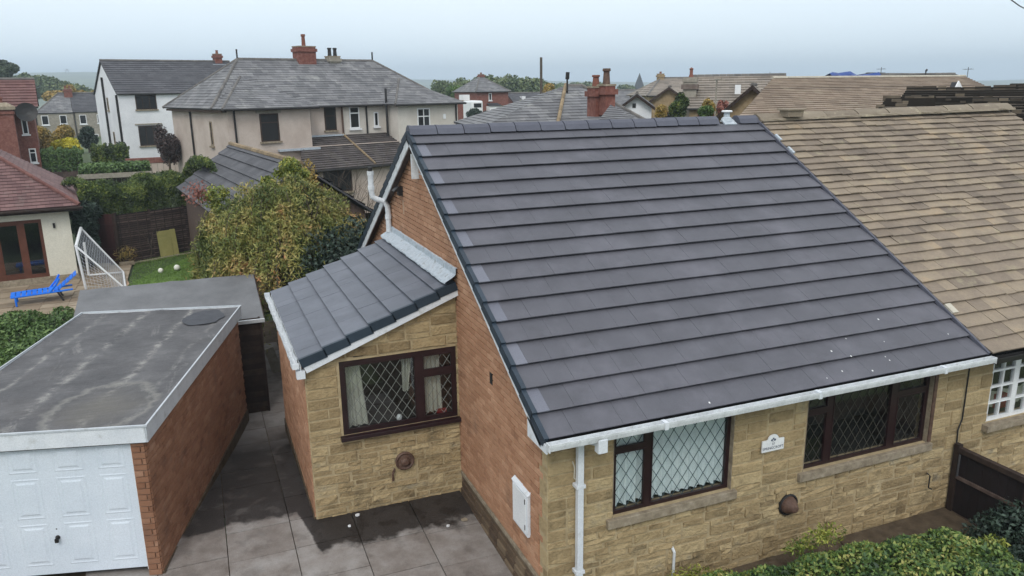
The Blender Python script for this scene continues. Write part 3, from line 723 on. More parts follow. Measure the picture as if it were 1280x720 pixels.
# purlin end / white infill panel near the apex
mb = MB(); mb.prism([(-.012, 5.95, 5.72), (-.012, 5.30, 5.33), (-.012, 5.95, 5.28)], (.02, 0, 0)); mb.build('apex_panel', 'lead', gw)
MB().box((-.15, 5.93, 5.25), (-.0, 5.99, 5.73)).build('purlin_end', 'upvc_dirty', gw)
mb = MB(); mb.prism([(-.178, -.36, 2.40), (-.178, -.36, 2.30), (-.178, .26, 2.30), (-.178, .26, 2.60)], (.024, 0, 0)); mb.build('box_end', 'upvc', bun)
MB().box((-.155, -.33, 2.315), (LX, -.02, 2.335)).build('eaves_soffit', 'upvc', bun)
MB().box((-.155, -.345, 2.325), (LX, -.325, 2.42)).build('fascia', 'upvc', bun)
# ridge tiles
nr = 15; st = (LX+.17)/nr
for i in range(nr):
    x0 = -.17+i*st
    if 7.1 < x0+st/2 < 7.55: continue
    mb = MB(); pts = []
    for (dy, dz) in ((-.2, -.135), (-.135, -.03), (-.05, .03), (.05, .03), (.135, -.03), (.2, -.135)): pts.append((dy, dz))
    j = random.uniform(-.004, .004); vs = []; 
    for xx, e in ((x0+.008, .006), (x0+.045, .006), (x0+.047, 0), (x0+st-.008, -.002)):
        for (dy, dz) in pts: vs.append((xx, RY+dy*(1+e), 6.23+dz+e+j))
    fs = [(a*6+b_, a*6+b_+1, (a+1)*6+b_+1, (a+1)*6+b_) for a in range(3) for b_ in range(5)]
    fs += [(0, 6-1, 4, 3, 2, 1)[::-1], tuple(range(18, 24))]
    mb.add(vs, fs); mb.build('ridge_tile', 'ridge', bun)
# flue terminal on the ridge
mb = MB(); M = tr(7.25, RY, 6.18); mb.lathe([(.0, -.05), (.14, -.05), (.11, .03), (.07, .06), (.065, .17), (0, .17)], M, 16); fl = mb.build('ridge_flue', 'lead', bun, smooth=False)
mb = MB(); mb.lathe([(0, .16), (.115, .16), (.125, .18), (.1, .2), (0, .205)], M, 18); mb.build('flue_cap', 'whitepaint', fl)
mb = MB(); mb.box((-.16, -.22, -.04), (.16, -.02, .0), frame((7.25, RY, 6.2), (1, 0, 0), S_, N_)); mb.build('lead_slate', 'lead', fl, bevel=.01)
# party edge strip between the two roofs
mb = MB(); mb.box((LX-.025, .0, -.04), (LX+.02, SL-.1, .02), RF); mb.build('abutment_strip', 'ridge', bun)
# bird droppings on the tiles
mb = MB()
for (x, y) in [(5.58, .385), (6.22, .207), (6.015, -.038), (6.024, -.115), (5.095, .2), (4.63, -.218), (5.53, -.24), (7.6, .139), (2.44, -.254), (5.35, .05), (6.5, .62), (5.0, -.15)]:
    sC = (y+.33)/math.cos(PA); a = random.uniform(.007, .016); z_ = -.05*((sC/GA) % 1)+.003
    mb.add([RF @ Vector((x+a*math.cos(t)*random.uniform(.7, 1.2), sC+a*1.3*math.sin(t), z_+.002)) for t in [i*math.pi/4 for i in range(8)]], [tuple(range(8))])
mb.build('bird_dropping', 'dropping', roof)
# --- gutter and downpipe
def gutter(name, x0, x1, yc, zt, mat, parent):
    prof = [(-.055, 0), (-.055, -.035), (-.042, -.095), (.05, -.105), (.055, 0), (.047, 0), (.042, -.09), (-.034, -.083), (-.046, -.03), (-.046, 0)]
    mb = MB(); n_ = len(prof); vs = [(x, yc+p[0], zt+p[1]) for x in (x0, x1) for p in prof]
    mb.add(vs, [(i, (i+1) % n_, (i+1) % n_+n_, i+n_) for i in range(n_)]); 
    for xe in (x0, x1): mb.box((xe-.006, yc-.057, zt-.107), (xe+.006, yc+.057, zt+.002))
    g_ = mb.build(name, mat, parent)
    return g_
gt = gutter('gutter', -.17, LX+.02, -.405, 2.465, 'upvc_dirty', bun)
for xx in (1.6, 4.3, 6.9): 
    mb = MB(); mb.box((xx-.03, -.4615, 2.358), (xx+.03, -.343, 2.467)); mb.build('gutter_bracket', 'upvc', gt)
mb = MB(); mb.box((.54, -.465, 2.20), (.68, -.345, 2.40)) ; out_ = mb
mb.build('gutter_outlet', 'upvc', gt, bevel=.01)
dpipe = MB().tube([(.60, -.40, 2.30), (.455, -.09, 2.26)], .03, 4).box((.41, -.135, -.7), (.50, -.045, 2.30)).build('downpipe', 'upvc', bun, bevel=.008)
for z_ in (1.55, .2): MB().box((.385, -.14, z_), (.525, -.005, z_+.05)).build('pipe_clip', 'upvc', dpipe)
MB().tube([(.36, -.05, 1.95), (.39, -.06, 1.85), (.38, -.06, 1.7), (.44, -.06, 1.62)], .009, 5).build('cable', 'pale_mortar', fwall)
# --- windows
def lattice(mb, Fm, x0, x1, z0, z1, dx, dz, y, wd=.007):
    """diagonal lead cames clipped to the pane"""
    sl = dz/dx; L_ = math.hypot(1, sl)
    for sg in (1, -1):
        k = -60
        while k < 60:
            # line z = zc + sg*sl*(x-x0) ; offset k*dz
            pts = []
            c0 = z0+k*dz
            for xx in (x0, x1):
                zz = c0+sg*sl*(xx-x0)
                if z0 <= zz <= z1: pts.append((xx, zz))
            for zz in (z0, z1):
                xx = x0+(zz-c0)/(sg*sl)
                if x0 < xx < x1: pts.append((xx, zz))
            if len(pts) >= 2:
                a, b_ = min(pts), max(pts)
                if b_[0]-a[0] > .01:
                    dxn, dzn = -(b_[1]-a[1]), b_[0]-a[0]; q = math.hypot(dxn, dzn); ox, oz = dxn/q*wd/2, dzn/q*wd/2; yo = y+(0.0012 if sg > 0 else 0)
                    vs = [(a[0]-ox, yo, a[1]-oz), (b_[0]-ox, yo, b_[1]-oz), (b_[0]+ox, yo, b_[1]+oz), (a[0]+ox, yo, a[1]+oz)]
                    vs += [(p[0], p[1]+.006, p[2]) for p in vs]
                    mb.add([Fm @ Vector(p) for p in vs], [(0, 1, 2, 3), (7, 6, 5, 4), (0, 4, 5, 1), (1, 5, 6, 2), (2, 6, 7, 3), (3, 7, 4, 0)])
            k += 1
def window(parent, Fm, x0, x1, z0, z1, lights, fmat='mahogany', lead=None, fr=.06, y=.08, lw=.007, ddx=.17, ddz=.25, depth=.06, room=None):
    """lights: rectangles (a,b,c,d) of glass inside the frame"""
    xs = sorted({x0, x1, *[l[0] for l in lights], *[l[1] for l in lights]}); zs = sorted({z0, z1, *[l[2] for l in lights], *[l[3] for l in lights]})
    mb = MB()
    for a, b_ in zip(xs, xs[1:]):
        for c_, d_ in zip(zs, zs[1:]):
            mx_, mz_ = (a+b_)/2, (c_+d_)/2
            if any(l[0] < mx_ < l[1] and l[2] < mz_ < l[3] for l in lights): continue
            mb.box((a, y, c_), (b_, y+depth, d_), Fm)
    w_ = mb.build('window', fmat, parent)
    for l in lights:
        g = MB().box((l[0]-.004, y+.03, l[2]-.004), (l[1]+.004, y+.036, l[3]+.004), Fm).build('pane', 'glass', w_)
        b2 = MB(); q = .018 if fmat != 'whitepaint' else .006
        b2.box((l[0], y-.008, l[2]), (l[0]+q, y+.028, l[3]), Fm); b2.box((l[1]-q, y-.008, l[2]), (l[1], y+.028, l[3]), Fm)
        b2.box((l[0]+q, y-.008, l[2]), (l[1]-q, y+.028, l[2]+q), Fm); b2.box((l[0]+q, y-.008, l[3]-q), (l[1]-q, y+.028, l[3]), Fm); b2.build('glazing_bead', fmat, w_)
        if lead:
            lm = MB(); lattice(lm, Fm, l[0]+.02, l[1]-.02, l[2]+.02, l[3]-.02, ddx, ddz, y+.02, lw)
            if lm.v: lm.build('lead_lattice', lead, w_)
    if room:
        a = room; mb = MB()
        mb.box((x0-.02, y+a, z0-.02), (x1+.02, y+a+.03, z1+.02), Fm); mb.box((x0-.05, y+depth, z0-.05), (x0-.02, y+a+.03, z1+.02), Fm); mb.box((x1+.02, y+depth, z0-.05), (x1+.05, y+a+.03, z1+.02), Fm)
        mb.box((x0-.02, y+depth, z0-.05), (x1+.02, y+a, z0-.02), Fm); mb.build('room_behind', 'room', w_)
    return w_
def curtain(parent, Fm, x0, x1, z0, z1, y, mat, amp=.03, n=9, taper=0, wav=0):
    mb = MB(); N = n*8; vs = []
    for zz, k in ((z1, 0), ((z0+z1)/2, .5), (z0, 1)):
        for i in range(N+1):
            t = i/N+.012*math.sin(i*.37)*math.sin(i*.11); vs.append(Fm @ Vector((x0+(x1-x0)*t*(1+taper*k), y+amp*math.sin(t*n*2*math.pi)*(1+.3*math.sin(t*7)), zz+(wav*math.sin(t*n*math.pi)**2 if k == 1 else 0))))
    fs = [(r_*(N+1)+i, r_*(N+1)+i+1, (r_+1)*(N+1)+i+1, (r_+1)*(N+1)+i) for r_ in range(2) for i in range(N)]
    return mb.add(vs, fs).build('curtain', mat, parent, smooth=True)
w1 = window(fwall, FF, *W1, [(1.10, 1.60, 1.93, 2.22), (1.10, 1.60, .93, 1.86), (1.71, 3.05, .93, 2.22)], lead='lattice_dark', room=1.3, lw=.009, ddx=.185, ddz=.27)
tag(w1, 'dark mahogany leaded window with full net curtains')
curtain(w1, FF, 1.06, 3.08, .955, 2.26, .19, 'curtain', n=13, wav=.012, amp=.042)
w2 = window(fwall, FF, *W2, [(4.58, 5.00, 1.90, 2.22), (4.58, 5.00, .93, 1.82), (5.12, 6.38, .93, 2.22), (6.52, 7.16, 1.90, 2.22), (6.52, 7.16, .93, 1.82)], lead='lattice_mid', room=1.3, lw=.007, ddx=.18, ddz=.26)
tag(w2, 'wide three-part dark mahogany leaded window, unlit inside')
for (a, b_, c_, d_) in (W1, W2):
    mb = MB(); mb.box((a-.1, -.065, c_-.14), (b_+.08, .12, c_-.002), FF)
    s1 = mb.build('window_sill', 'sill', fwall, bevel=.008)
    for xx in (a, b_): MB().box((xx-.004, .0, c_), (xx+.004, .081, d_), FF).build('window_reveal', 'sill', fwall)
MB().box((W2[1]+.0045, -.022, .9), (W2[1]+.075, .02, 2.28), FF).build('reveal_board', 'terracotta', fwall)
# conical flue on the front wall
def cone_flue(parent, M):
    c_ = MB().lathe([(0, -.03), (.18, -.03), (.185, .01), (.165, .02), (.15, .0), (0, .0)], M, 24).build('flue_cowl', 'iron', parent); MB().lathe([(.15, .0), (.135, .05), (.06, .17), (.03, .18), (0, .18)], M, 20).build('cowl_cone', 'terracotta', c_); return c_
cone_flue(fwall, frame((4.25, -.03, .38), (1, 0, 0), (0, 0, 1), (0, -1, 0)))
MB().tube([(2.07, -.07, -.4), (2.08, -.07, .1)], .022, 8).tube([(2.08, -.07, .1), (2.08, .0, .15)], .022, 8).build('overflow_pipe', 'upvc_dirty', fwall)
# old cable on the joint with the neighbour
MB().tube([(8.0, -.035, 2.3), (8.0, -.035, 1.2), (7.93, -.035, 1.0), (7.97, -.035, .3)], .013, 6).build('cable', 'iron', fwall)
# cracked joint and tap
mb = MB().tube([(7.3, -.03, .30), (7.3, -.1, .28), (7.3, -.1, .05), (7.38, -.1, .0)], .012, 6); mb.build('hose_hook', 'iron', fwall)

# --- lean-to extension
EY, EX, EYB = 3.825, -2.703, 8.5
EF = frame((EX, EY, 0), (1, 0, 0), (0, 1, 0), (0, 0, 1))
def ez(x): return 2.62+(x+2.76)*(3.737-2.66)/2.76   # wall top under the roof
EWn = (-2.125-EX, -.035-EX, 1.13, 2.48)
# backing wall with sloping top
mb = MB()
for a, b_, r in ((0, EWn[0], None), (EWn[0], EWn[1], EWn), (EWn[1], -EX-.005, None)):
    def quad(a, b_, z0, z1a, z1b):
        vs = [(a, .008, z0), (b_, .008, z0), (b_, .25, z0), (a, .25, z0), (a, .008, z1a), (b_, .008, z1b), (b_, .25, z1b), (a, .25, z1a)]
        mb.add([EF @ Vector(p) for p in vs], [(0, 3, 2, 1), (4, 5, 6, 7), (0, 1, 5, 4), (1, 2, 6, 5), (2, 3, 7, 6), (3, 0, 4, 7)])
    if r is None: quad(a, b_, -.8, ez(a+EX)-.14, ez(b_+EX)-.14)
    else: quad(a, b_, -.8, r[2], r[2]); quad(a, b_, r[3], ez(a+EX)-.14, ez(b_+EX)-.14)
ewall = mb.build('extension_front_wall', 'mortar_stone', bun)
def eblk(u, v):
    z = v-.8
    if EWn[0]-.02 < u < EWn[1]+.0 and EWn[2]-.08 < z < EWn[3]: return True
    return z > ez(u+EX)-.2 or u > 2.69
lay_stones(stones, ewall, EF @ tr(0, 0, -.8), 2.7, 4.5, eblk, smooth=lambda u, v: .6 if v > 1.9 else .15, seed=9, wr=(5, 13))
MB().box((EWn[0]+.25, -.005, 2.535), (EWn[0]+.42, .02, 2.57), EF).build('weep_vent', 'iron', ewall)
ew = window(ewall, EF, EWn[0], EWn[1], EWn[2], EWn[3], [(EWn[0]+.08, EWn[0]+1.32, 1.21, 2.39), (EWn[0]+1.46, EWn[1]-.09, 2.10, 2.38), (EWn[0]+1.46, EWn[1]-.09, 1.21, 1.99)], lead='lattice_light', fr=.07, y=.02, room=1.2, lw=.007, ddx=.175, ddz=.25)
tag(ew, 'mahogany leaded window with half-drawn cream curtains')
curtain(ew, EF, EWn[0]+.07, EWn[0]+.37, 1.2, 2.4, .19, 'curtain_cream', n=4, taper=.35, amp=.03)
curtain(ew, EF, EWn[0]+1.12, EWn[0]+1.32, 1.7, 2.4, .2, 'curtain_cream', n=3, taper=-.5, amp=.03)
curtain(ew, EF, EWn[0]+1.42, EWn[1]-.28, 1.22, 2.4, .19, 'curtain_cream', n=5, taper=.1, amp=.025)
MB().box((EWn[0]+1.72, .1, 1.2), (EWn[0]+1.9, .16, 1.27), EF).build('sill_ornament', 'red', ew)
mb = MB(); mb.lathe([(0, 0), (.045, 0), (.05, .05), (.03, .09), (0, .1)], EF @ tr(EWn[0]+1.02, .14, 1.2), 10); mb.build('sill_ornament', 'whitepaint', ew)
MB().box((EWn[0]-.06, -.11, EWn[2]-.075), (EWn[1]+.02, .02, EWn[2]-.002), EF).build('window_sill', 'mahogany', ewall, bevel=.006)
cf = MB(); M = frame((-1.09, EY-.02, .47), (1, 0, 0), (0, 0, 1), (0, -1, 0)); cf.lathe([(0, 0), (.165, 0), (.175, .05), (.155, .065), (.12, .04), (.08, .045), (.075, .1), (.05, .12), (0, .12)], M, 24)
cv = cf.build('flue_cowl', 'terracotta', ewall)
MB().tube([(-1.28, EY-.05, .35), (-1.32, EY-.05, .25), (-1.32, EY-.05, .12)], .02, 6).build('condense_pipe', 'terracotta', ewall)
# brick side wall
SF = frame((EX, EYB, -.75), (0, -1, 0), (1, 0, 0), (0, 0, 1))
sw = MB().box((EX+.008, EY+.01, -.8), (EX+.2, EYB, 2.5)).build('extension_side_wall', 'mortar_brick', bun)
lay_bricks(bricks, sw, SF, EYB-EY-.03, 3.3, 'brick_orange')
MB().box((EX-.04, EY+.03, -.8), (EX+.0, EYB, -.33)).build('plinth_band', 'soil', sw)
# roof
EA = math.atan2(3.737-2.663, 2.763); ESL = math.hypot(3.737-2.663, 2.763)-.04
ER = frame((-2.79, 8.62, 2.65), (0, -1, 0), (math.cos(EA), 0, math.sin(EA)), (-math.sin(EA), 0, math.cos(EA)))
EWd = 8.62-3.70
eroof = MB().box((.02, .03, -.15), (EWd-.02, ESL, -.075), ER).build('extension_roof', 'dark', bun)
lay_tiles(tiles, eroof, ER, EWd-.06, 7, .425, .372, 'ext_tile', last=.4)
for i in range(7):
    L0, L1 = i*.425, min((i+1)*.425+.02, ESL)
    vs = [(EWd-.06, L0, .012), (EWd+.01, L0, .012), (EWd+.01, L1, -.03), (EWd-.06, L1, -.03), (EWd-.06, L0, -.12), (EWd+.01, L0, -.15), (EWd+.01, L1, -.175), (EWd-.06, L1, -.16)]
    MB().add([ER @ Vector(p) for p in vs], [(0, 1, 2, 3), (7, 6, 5, 4), (0, 4, 5, 1), (1, 5, 6, 2), (2, 6, 7, 3), (3, 7, 4, 0)]).build('verge_unit', 'verge', eroof)
MB().box((EWd-.03, .02, -.27), (EWd-.005, ESL+.02, -.13), ER).build('barge_board', 'upvc', bun)
MB().box((-2.84, EY-.13, 2.32), (-2.70, EY-.0, 2.46)).build('box_end', 'upvc', bun)
# ragged gutter
mb = MB(); prof = [(-.05, 0), (-.05, -.07), (-.02, -.09), (.03, -.09), (.05, -.02)]; n_ = 30; r = random.Random(3); vs = []
for i in range(n_+1):
    y = 3.68+(8.75-3.68)*i/n_; jx = r.uniform(-.012, .012)
    for p in prof: vs.append((-2.845+p[0]+jx, y, 2.60+p[1]+r.uniform(-.006, .006)))
fs = [(i*5+k, i*5+k+1, (i+1)*5+k+1, (i+1)*5+k) for i in range(n_) for k in range(4)]
mb.add(vs, fs); eg = mb.build('extension_gutter', 'upvc_dirty', bun)
md = eg.modifiers.new('solid', 'SOLIDIFY'); md.thickness = .006
for y_ in (3.69, 8.72): MB().box((-2.90, y_-.006, 2.505), (-2.79, y_+.006, 2.605)).build('gutter_end', 'upvc', eg)
MB().box((-2.775, 3.72, 2.42), (-2.755, 8.6, 2.60)).build('extension_fascia', 'upvc_dirty', bun)
# lead flashing at the abutment, dressed in lumpy laps
mb = MB(); vs = []; n_ = 40; r = random.Random(8)
for i in range(n_+1):
    y = 3.66+(8.6-3.66)*i/n_; lap = .012*((i % 8) == 0)
    z0 = 3.737
    for (dx, dz, jj) in ((-.0, .17, .004), (-.03, .16, .006), (-.035, .06, .008), (-.12, .01, .012), (-.235, -.06, .012), (-.24, -.085, .008)):
        vs.append((dx-.015+r.uniform(-jj, jj), y, z0+dz+.02+lap+r.uniform(-jj, jj)*.6))
fs = [(i*6+k, (i+1)*6+k, (i+1)*6+k+1, i*6+k+1) for i in range(n_) for k in range(5)]
mb.add(vs, fs); mb.build('lead_flashing', 'lead', bun)
# soil vent pipe climbing the gable and dodging the verge
pts = [(-.09, 8.45, 3.8), (-.09, 8.42, 4.25), (-.10, 8.42, 4.38), (-.16, 8.42, 4.5), (-.33, 8.44, 4.56), (-.42, 8.45, 4.62), (-.44, 8.45, 4.75), (-.44, 8.45, 5.15)]
svp = MB().tube(pts, .062, 12).build('soil_vent_pipe', 'upvc_dirty', bun, smooth=False)
for a, b_ in (((-.09, 8.43, 4.1), (-.09, 8.43, 4.2)), ((-.44, 8.45, 4.78), (-.44, 8.45, 4.86)), ((-.44, 8.45, 5.1), (-.44, 8.45, 5.19))): MB().tube([a, b_], .074, 12).build('pipe_collar', 'upvc_dirty', svp)
MB().tube([(-.44, 8.45, 5.19), (-.44, 8.45, 5.28)], .05, 8).build('vent_cage', 'iron', svp)

# house name plaque (own thing hung on the wall)
pl = thing('house_sign', 'small white arched house name plaque on the stone wall between the two front windows', 'sign', (3.83, -.03, 1.42))
prof = [(-.21, 0), (.21, 0), (.21, .19), (.12, .19)]+[(.10*math.cos(t), .20+.075*math.sin(t)) for t in [math.pi*i/8 for i in range(9)]]+[(-.12, .19), (-.21, .19)]
MB().prism([(p[0], 0, p[1]) for p in prof], (0, -.02, 0)).build('plaque', 'whitepaint', pl)
def text(name, s, size, loc, parent, mat, M=None, ext=.001):
    cu = bpy.data.curves.new(name, 'FONT'); cu.body = s; cu.size = size; cu.align_x = 'CENTER'; cu.extrude = ext
    o = bpy.data.objects.new('tmp', cu); C.objects.link(o); bpy.context.view_layer.update()
    me = bpy.data.meshes.new_from_object(o.evaluated_get(bpy.context.evaluated_depsgraph_get())); bpy.data.objects.remove(o)
    me.materials.clear(); me.materials.append(K[mat]); me.name = name
    return link(name, me, parent, None, Matrix.Translation(loc) @ Matrix.Rotation(R(90), 4, 'X') @ (M or Matrix()))
text('lettering', 'SPRINGCROFT', .062, (0, -.022, .035), pl, 'ink')
text('lettering', '37', .055, (0, -.022, .10), pl, 'ink')
mb = MB()
for a in range(3): mb.lathe([(0, 0), (.018, .0), (.012, .003), (0, .003)], frame((-.03+.03*a, -.02, .185+.02*(a % 2)), (1, 0, 0), (0, 0, 1), (0, -1, 0)), 8)
mb.tube([(-.045, -.022, .175), (0, -.022, .165), (.045, -.022, .178)], .004, 5); mb.build('flower_motif', 'ink', pl)

# ================================================================== neighbour's half of the pair
nb = thing('neighbour_bungalow', 'adjoining bungalow with old brown stone slate roof and white Georgian-barred window', 'bungalow', (LX, 0, 0))
NL = 8.3; nf = FF
nt_ = Pool(nb, 'roof_slate', 'roof_slate_rest'); ns = Pool(nb, 'stone', 'stonework_rest')
W3 = (.63, 3.4, .98, 2.29)
nwall = wall_with_holes('front_wall', tr(.005, 0, 0), NL, ZB, 2.30, [W3], 'mortar_stone', nb)
def nblk(u, v):
    v += ZB
    return v > 2.30 or (W3[0] < u < W3[1] and v > W3[2]-.13) or (W3[0]-.1 < u < W3[1]+.1 and W3[2]-.13 < v < W3[2]) or u > 4.2
lay_stones(ns, nwall, tr(.005, 0, ZB), NL, 2.30-ZB, nblk, smooth=lambda u, v: .8 if v+ZB > .75 else .15, seed=12)
cells = []
for cx in range(4):
    for (ca, cb) in ((.05, .32), (.345, .615)):
        for cz in range(4):
            cells.append((W3[0]+.03+cx*.69+ca, W3[0]+.03+cx*.69+cb, W3[2]+.06+cz*.305, W3[2]+.06+cz*.305+.28))
w3 = window(nwall, FF, *W3, cells, fmat='whitepaint', y=.05, room=1.2)
curtain(w3, FF, .8, 3.3, 1.03, 1.35, .4, 'curtain_cream', n=8)
MB().box((1.3, .3, 1.02), (1.55, .4, 1.3)).build('sill_ornament', 'red', w3)
MB().box((W3[0]-.08, -.12, W3[2]-.13), (W3[1]+.1, .1, W3[2]-.003)).build('window_sill', 'sill', nwall, bevel=.008)
NRF = frame((0, -.36, 2.5), U_, S_, N_)
nroof = MB().box((0.0, 0.05, -.16), (NL, SL-.02, -.06), NRF).build('front_roof_slope', 'dark', nb)
r = random.Random(21); sN = 0.
while sN < SL-.1:
    g2 = max(.222, .31-.024*sN); u = .02; ln = min(g2+.06, SL-sN+.02)
    while u < NL-.05:
        w_ = r.choice((.3, .38, .45, .55, .68))*r.uniform(.92, 1.08); w_ = min(w_, NL-u)
        if NL-u-w_ < .2: w_ = NL-u
        th = r.uniform(.016, .03)
        M = NRF @ tr(u+w_/2, sN+ln/2+r.uniform(-.012, .012), .03-th/2-.022+r.uniform(-.005, .006)) @ Matrix.Rotation(-math.atan(.038/g2), 4, 'X') @ Matrix.Rotation(r.uniform(-.008, .008), 4, 'Z') @ scl(w_-.007, ln, th)
        nt_.add(nroof, M, UN, 'nslate'); u += w_
    sN += g2
nt_.done()
MB().box((0, .05, -.16), (NL, SL-.02, .0), frame((NL, 2*RY+.36, 2.5), (-1, 0, 0), (0, -math.cos(PA), math.sin(PA)), (0, math.sin(PA), math.cos(PA)))).build('rear_roof_slope', 'nslate', nb)
mb = MB(); mb.prism([(NL-.25, .06, -.9), (NL-.25, 12, -.9), (NL-.25, 12, 2.2), (NL-.25, RY, 5.9), (NL-.25, .06, 2.4)], (.2, 0, 0)); mb.build('gable_wall', 'brick_orange', nb)
x = .0
while x < NL-.1:
    w_ = r.uniform(.85, 1.05); w_ = min(w_, NL-x); j = r.uniform(-.012, .012); zz = 6.24+j+.10*(x/NL)
    prf = [(-.27, -.13), (-.15, -.02), (-.03, .045), (.03, .045), (.15, -.02), (.27, -.13)]
    vs = [(xx, RY+dy, zz+dz) for xx in (x+.012, x+w_-.004) for dy, dz in prf]
    MB().add(vs, [(k, k+1, k+7, k+6) for k in range(5)]+[(5, 4, 3, 2, 1, 0), (6, 7, 8, 9, 10, 11)]).build('ridge_tile', 'nridge', nb); x += w_
rg = random.Random(4); mb = MB(); n_ = 60; vs = []
for i in range(n_+1):
    xx = NL*i/n_; 
    for dy, dz in ((-.25, -.105), (-.275, -.125+rg.uniform(-.01, .012)), (-.285, -.16)): vs.append((xx, RY+dy+rg.uniform(-.015, .015), 6.27+dz+.012+.08*(xx/NL)))
mb.add(vs, [(i*3+k, i*3+k+1, (i+1)*3+k+1, (i+1)*3+k) for i in range(n_) for k in range(2)]); mb.build('ridge_mortar', 'nridge', nb)
mb = MB(); mb.box((.66, RY-.36, 6.2), (1.1, RY-.05, 6.36)); mb.box((.62, RY-.40, 6.345), (1.14, RY, 6.385)); mb.build('ridge_vent', 'nridge', nb, bevel=.01)
gutter('gutter', .03, NL, -.43, 2.45, 'iron', nb); MB().box((.02, -.35, 2.32), (NL, -.3, 2.42)).build('fascia', 'iron', nb)
mb = MB(); mb.box((0.02, -.3, 2.315), (NL, -.02, 2.335)); mb.build('eaves_soffit', 'upvc', nb)
ns.done()
# displaced pale flashing pieces along the join
for s_ in (.95, 5.9, 6.4):
    a = s_*1.; MB().box((.015, a, .0), (.07 if s_ > 2 else .15, a+.22, .042), NRF).build('join_flashing', 'pale_mortar' if s_ < 2 else 'lead', nb)

# ================================================================== garden gate/fence between the fronts
gt_ = thing('garden_gate', 'dark brown framed board gate standing out from the wall between the two front gardens', 'gate', (7.93, -.04, -.66))
GM = frame((0, 0, 0), (0, -1, 0), (1, 0, 0), (0, 0, 1))
mb = MB(); mb.box((0, -.05, 0), (.10, .05, 1.42), GM); mb.build('post', 'darkwood', gt_)
mb = MB(); mb.box((1.3, -.05, 0), (1.4, .05, 1.38), GM); mb.build('post', 'darkwood', gt_)
MB().box((.10, -.04, 1.27), (1.32, .06, 1.37), GM).build('top_rail', 'darkwood', gt_, bevel=.006)
MB().box((.10, -.035, .78), (1.3, -.005, .84), GM).build('mid_rail', 'fencewood', gt_)
MB().box((.10, -.035, .05), (1.3, .03, .13), GM).build('bottom_rail', 'darkwood', gt_)
MB().box((.12, -.06, .84), (.14, -.03, 1.25), GM).build('strap', 'wire', gt_)
for i in range(8): MB().box((.10+i*.15, 0, .06), (.245+i*.15, .02, 1.3), GM).build('board', 'gate_dark', gt_)

# ================================================================== garage
GY = R(-14.941); gar = thing('garage', 'flat roofed brick garage with white fascia and white panelled up-and-over door', 'garage', (-5.131, 3.165, 0), GY)
GD, GW = 6.62, 3.42; gb_ = Pool(gar, 'brick', 'brickwork_rest')
side = MB().box((-.22, .06, -.95), (-.07, GD-.05, 1.95)).build('side_wall', 'mortar_garage', gar)
frontw = MB().box((-.26, .058, -.95), (-.222, .22, 1.95)).box((-GW+.06, .058, -.95), (-2.80, .22, 1.95)).build('front_wall', 'mortar_garage', gar)
MB().box((-GW+.06, .2, -.95), (-GW+.2, GD-.05, 1.95)).box((-GW+.06, GD-.2, -.95), (-.23, GD-.05, 1.95)).build('rear_wall', 'brick_red', gar)
SFr = frame((-.062, .06, -.9), (0, 1, 0), (-1, 0, 0), (0, 0, 1))
lay_bricks(gb_, side, SFr, GD-.12, 2.8, 'brick_red')
lay_bricks(gb_, frontw, frame((-.2605, .05, -.9), (1, 0, 0), (0, 1, 0), (0, 0, 1)), .208, 2.8, 'brick_red', start=1)
lay_bricks(gb_, frontw, frame((-GW+.06, .05, -.9), (1, 0, 0), (0, 1, 0), (0, 0, 1)), .56, 2.8, 'brick_red', start=1)
gb_.done()
MB().box((-.055, .06, -.9), (-.02, GD-.1, -.36)).build('wall_footing', 'soil', gar)
# roof
mb = MB(); N1, N2 = 26, 46; r = random.Random(2); vs = []
for i in range(N1+1):
    for j in range(N2+1):
        x_, y_ = -GW+GW*i/N1, GD*j/N2; e = min(i, N1-i, j, N2-j)
        z_ = 2.10+(.035 if e == 0 else .0)+ .008*math.sin(x_*3+y_)+r.uniform(-.003, .003)-.02*math.exp(-((x_+.9)**2+(y_-5.6)**2)*2)+.012*(abs((x_+1.15) % 1.0-.5) < .03)
        vs.append((x_, y_, z_))
mb.add(vs, [(i*(N2+1)+j, (i+1)*(N2+1)+j, (i+1)*(N2+1)+j+1, i*(N2+1)+j+1) for i in range(N1) for j in range(N2)])
groof = mb.build('flat_roof', 'garage_felt', gar, smooth=True)
MB().box((-GW+.02, .02, 1.86), (-.02, GD-.02, 2.07)).build('roof_deck', 'darkwood', gar)
MB().box((-GW, -.02, 1.885), (.0, .018, 2.15)).build('front_fascia', 'upvc', gar, bevel=.005)
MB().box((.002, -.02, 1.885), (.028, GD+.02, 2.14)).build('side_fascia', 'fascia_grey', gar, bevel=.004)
MB().box((-GW-.03, -.02, 1.9), (-GW-.002, GD+.02, 2.14)).build('side_fascia', 'upvc', gar, bevel=.004)
MB().box((-GW, GD-.018, 1.9), (0, GD+.02, 2.14)).build('rear_fascia', 'upvc_dirty', gar)
mb = MB(); 
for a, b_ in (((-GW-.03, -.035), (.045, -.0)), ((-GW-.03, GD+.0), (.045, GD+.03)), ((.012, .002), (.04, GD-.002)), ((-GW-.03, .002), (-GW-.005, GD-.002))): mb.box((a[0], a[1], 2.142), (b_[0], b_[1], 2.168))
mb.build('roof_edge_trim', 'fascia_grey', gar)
rg = random.Random(6); mb = MB(); c0 = (-.62, 5.95)
pts = [(c0[0]+.42*math.cos(t)*rg.uniform(.85, 1.1), c0[1]+.62*math.sin(t)*rg.uniform(.85, 1.1), 2.1+.008) for t in [k*math.pi/9 for k in range(18)]]
mb.add(pts, [tuple(range(18))]); mb.build('roof_patch', 'patch_felt', groof)
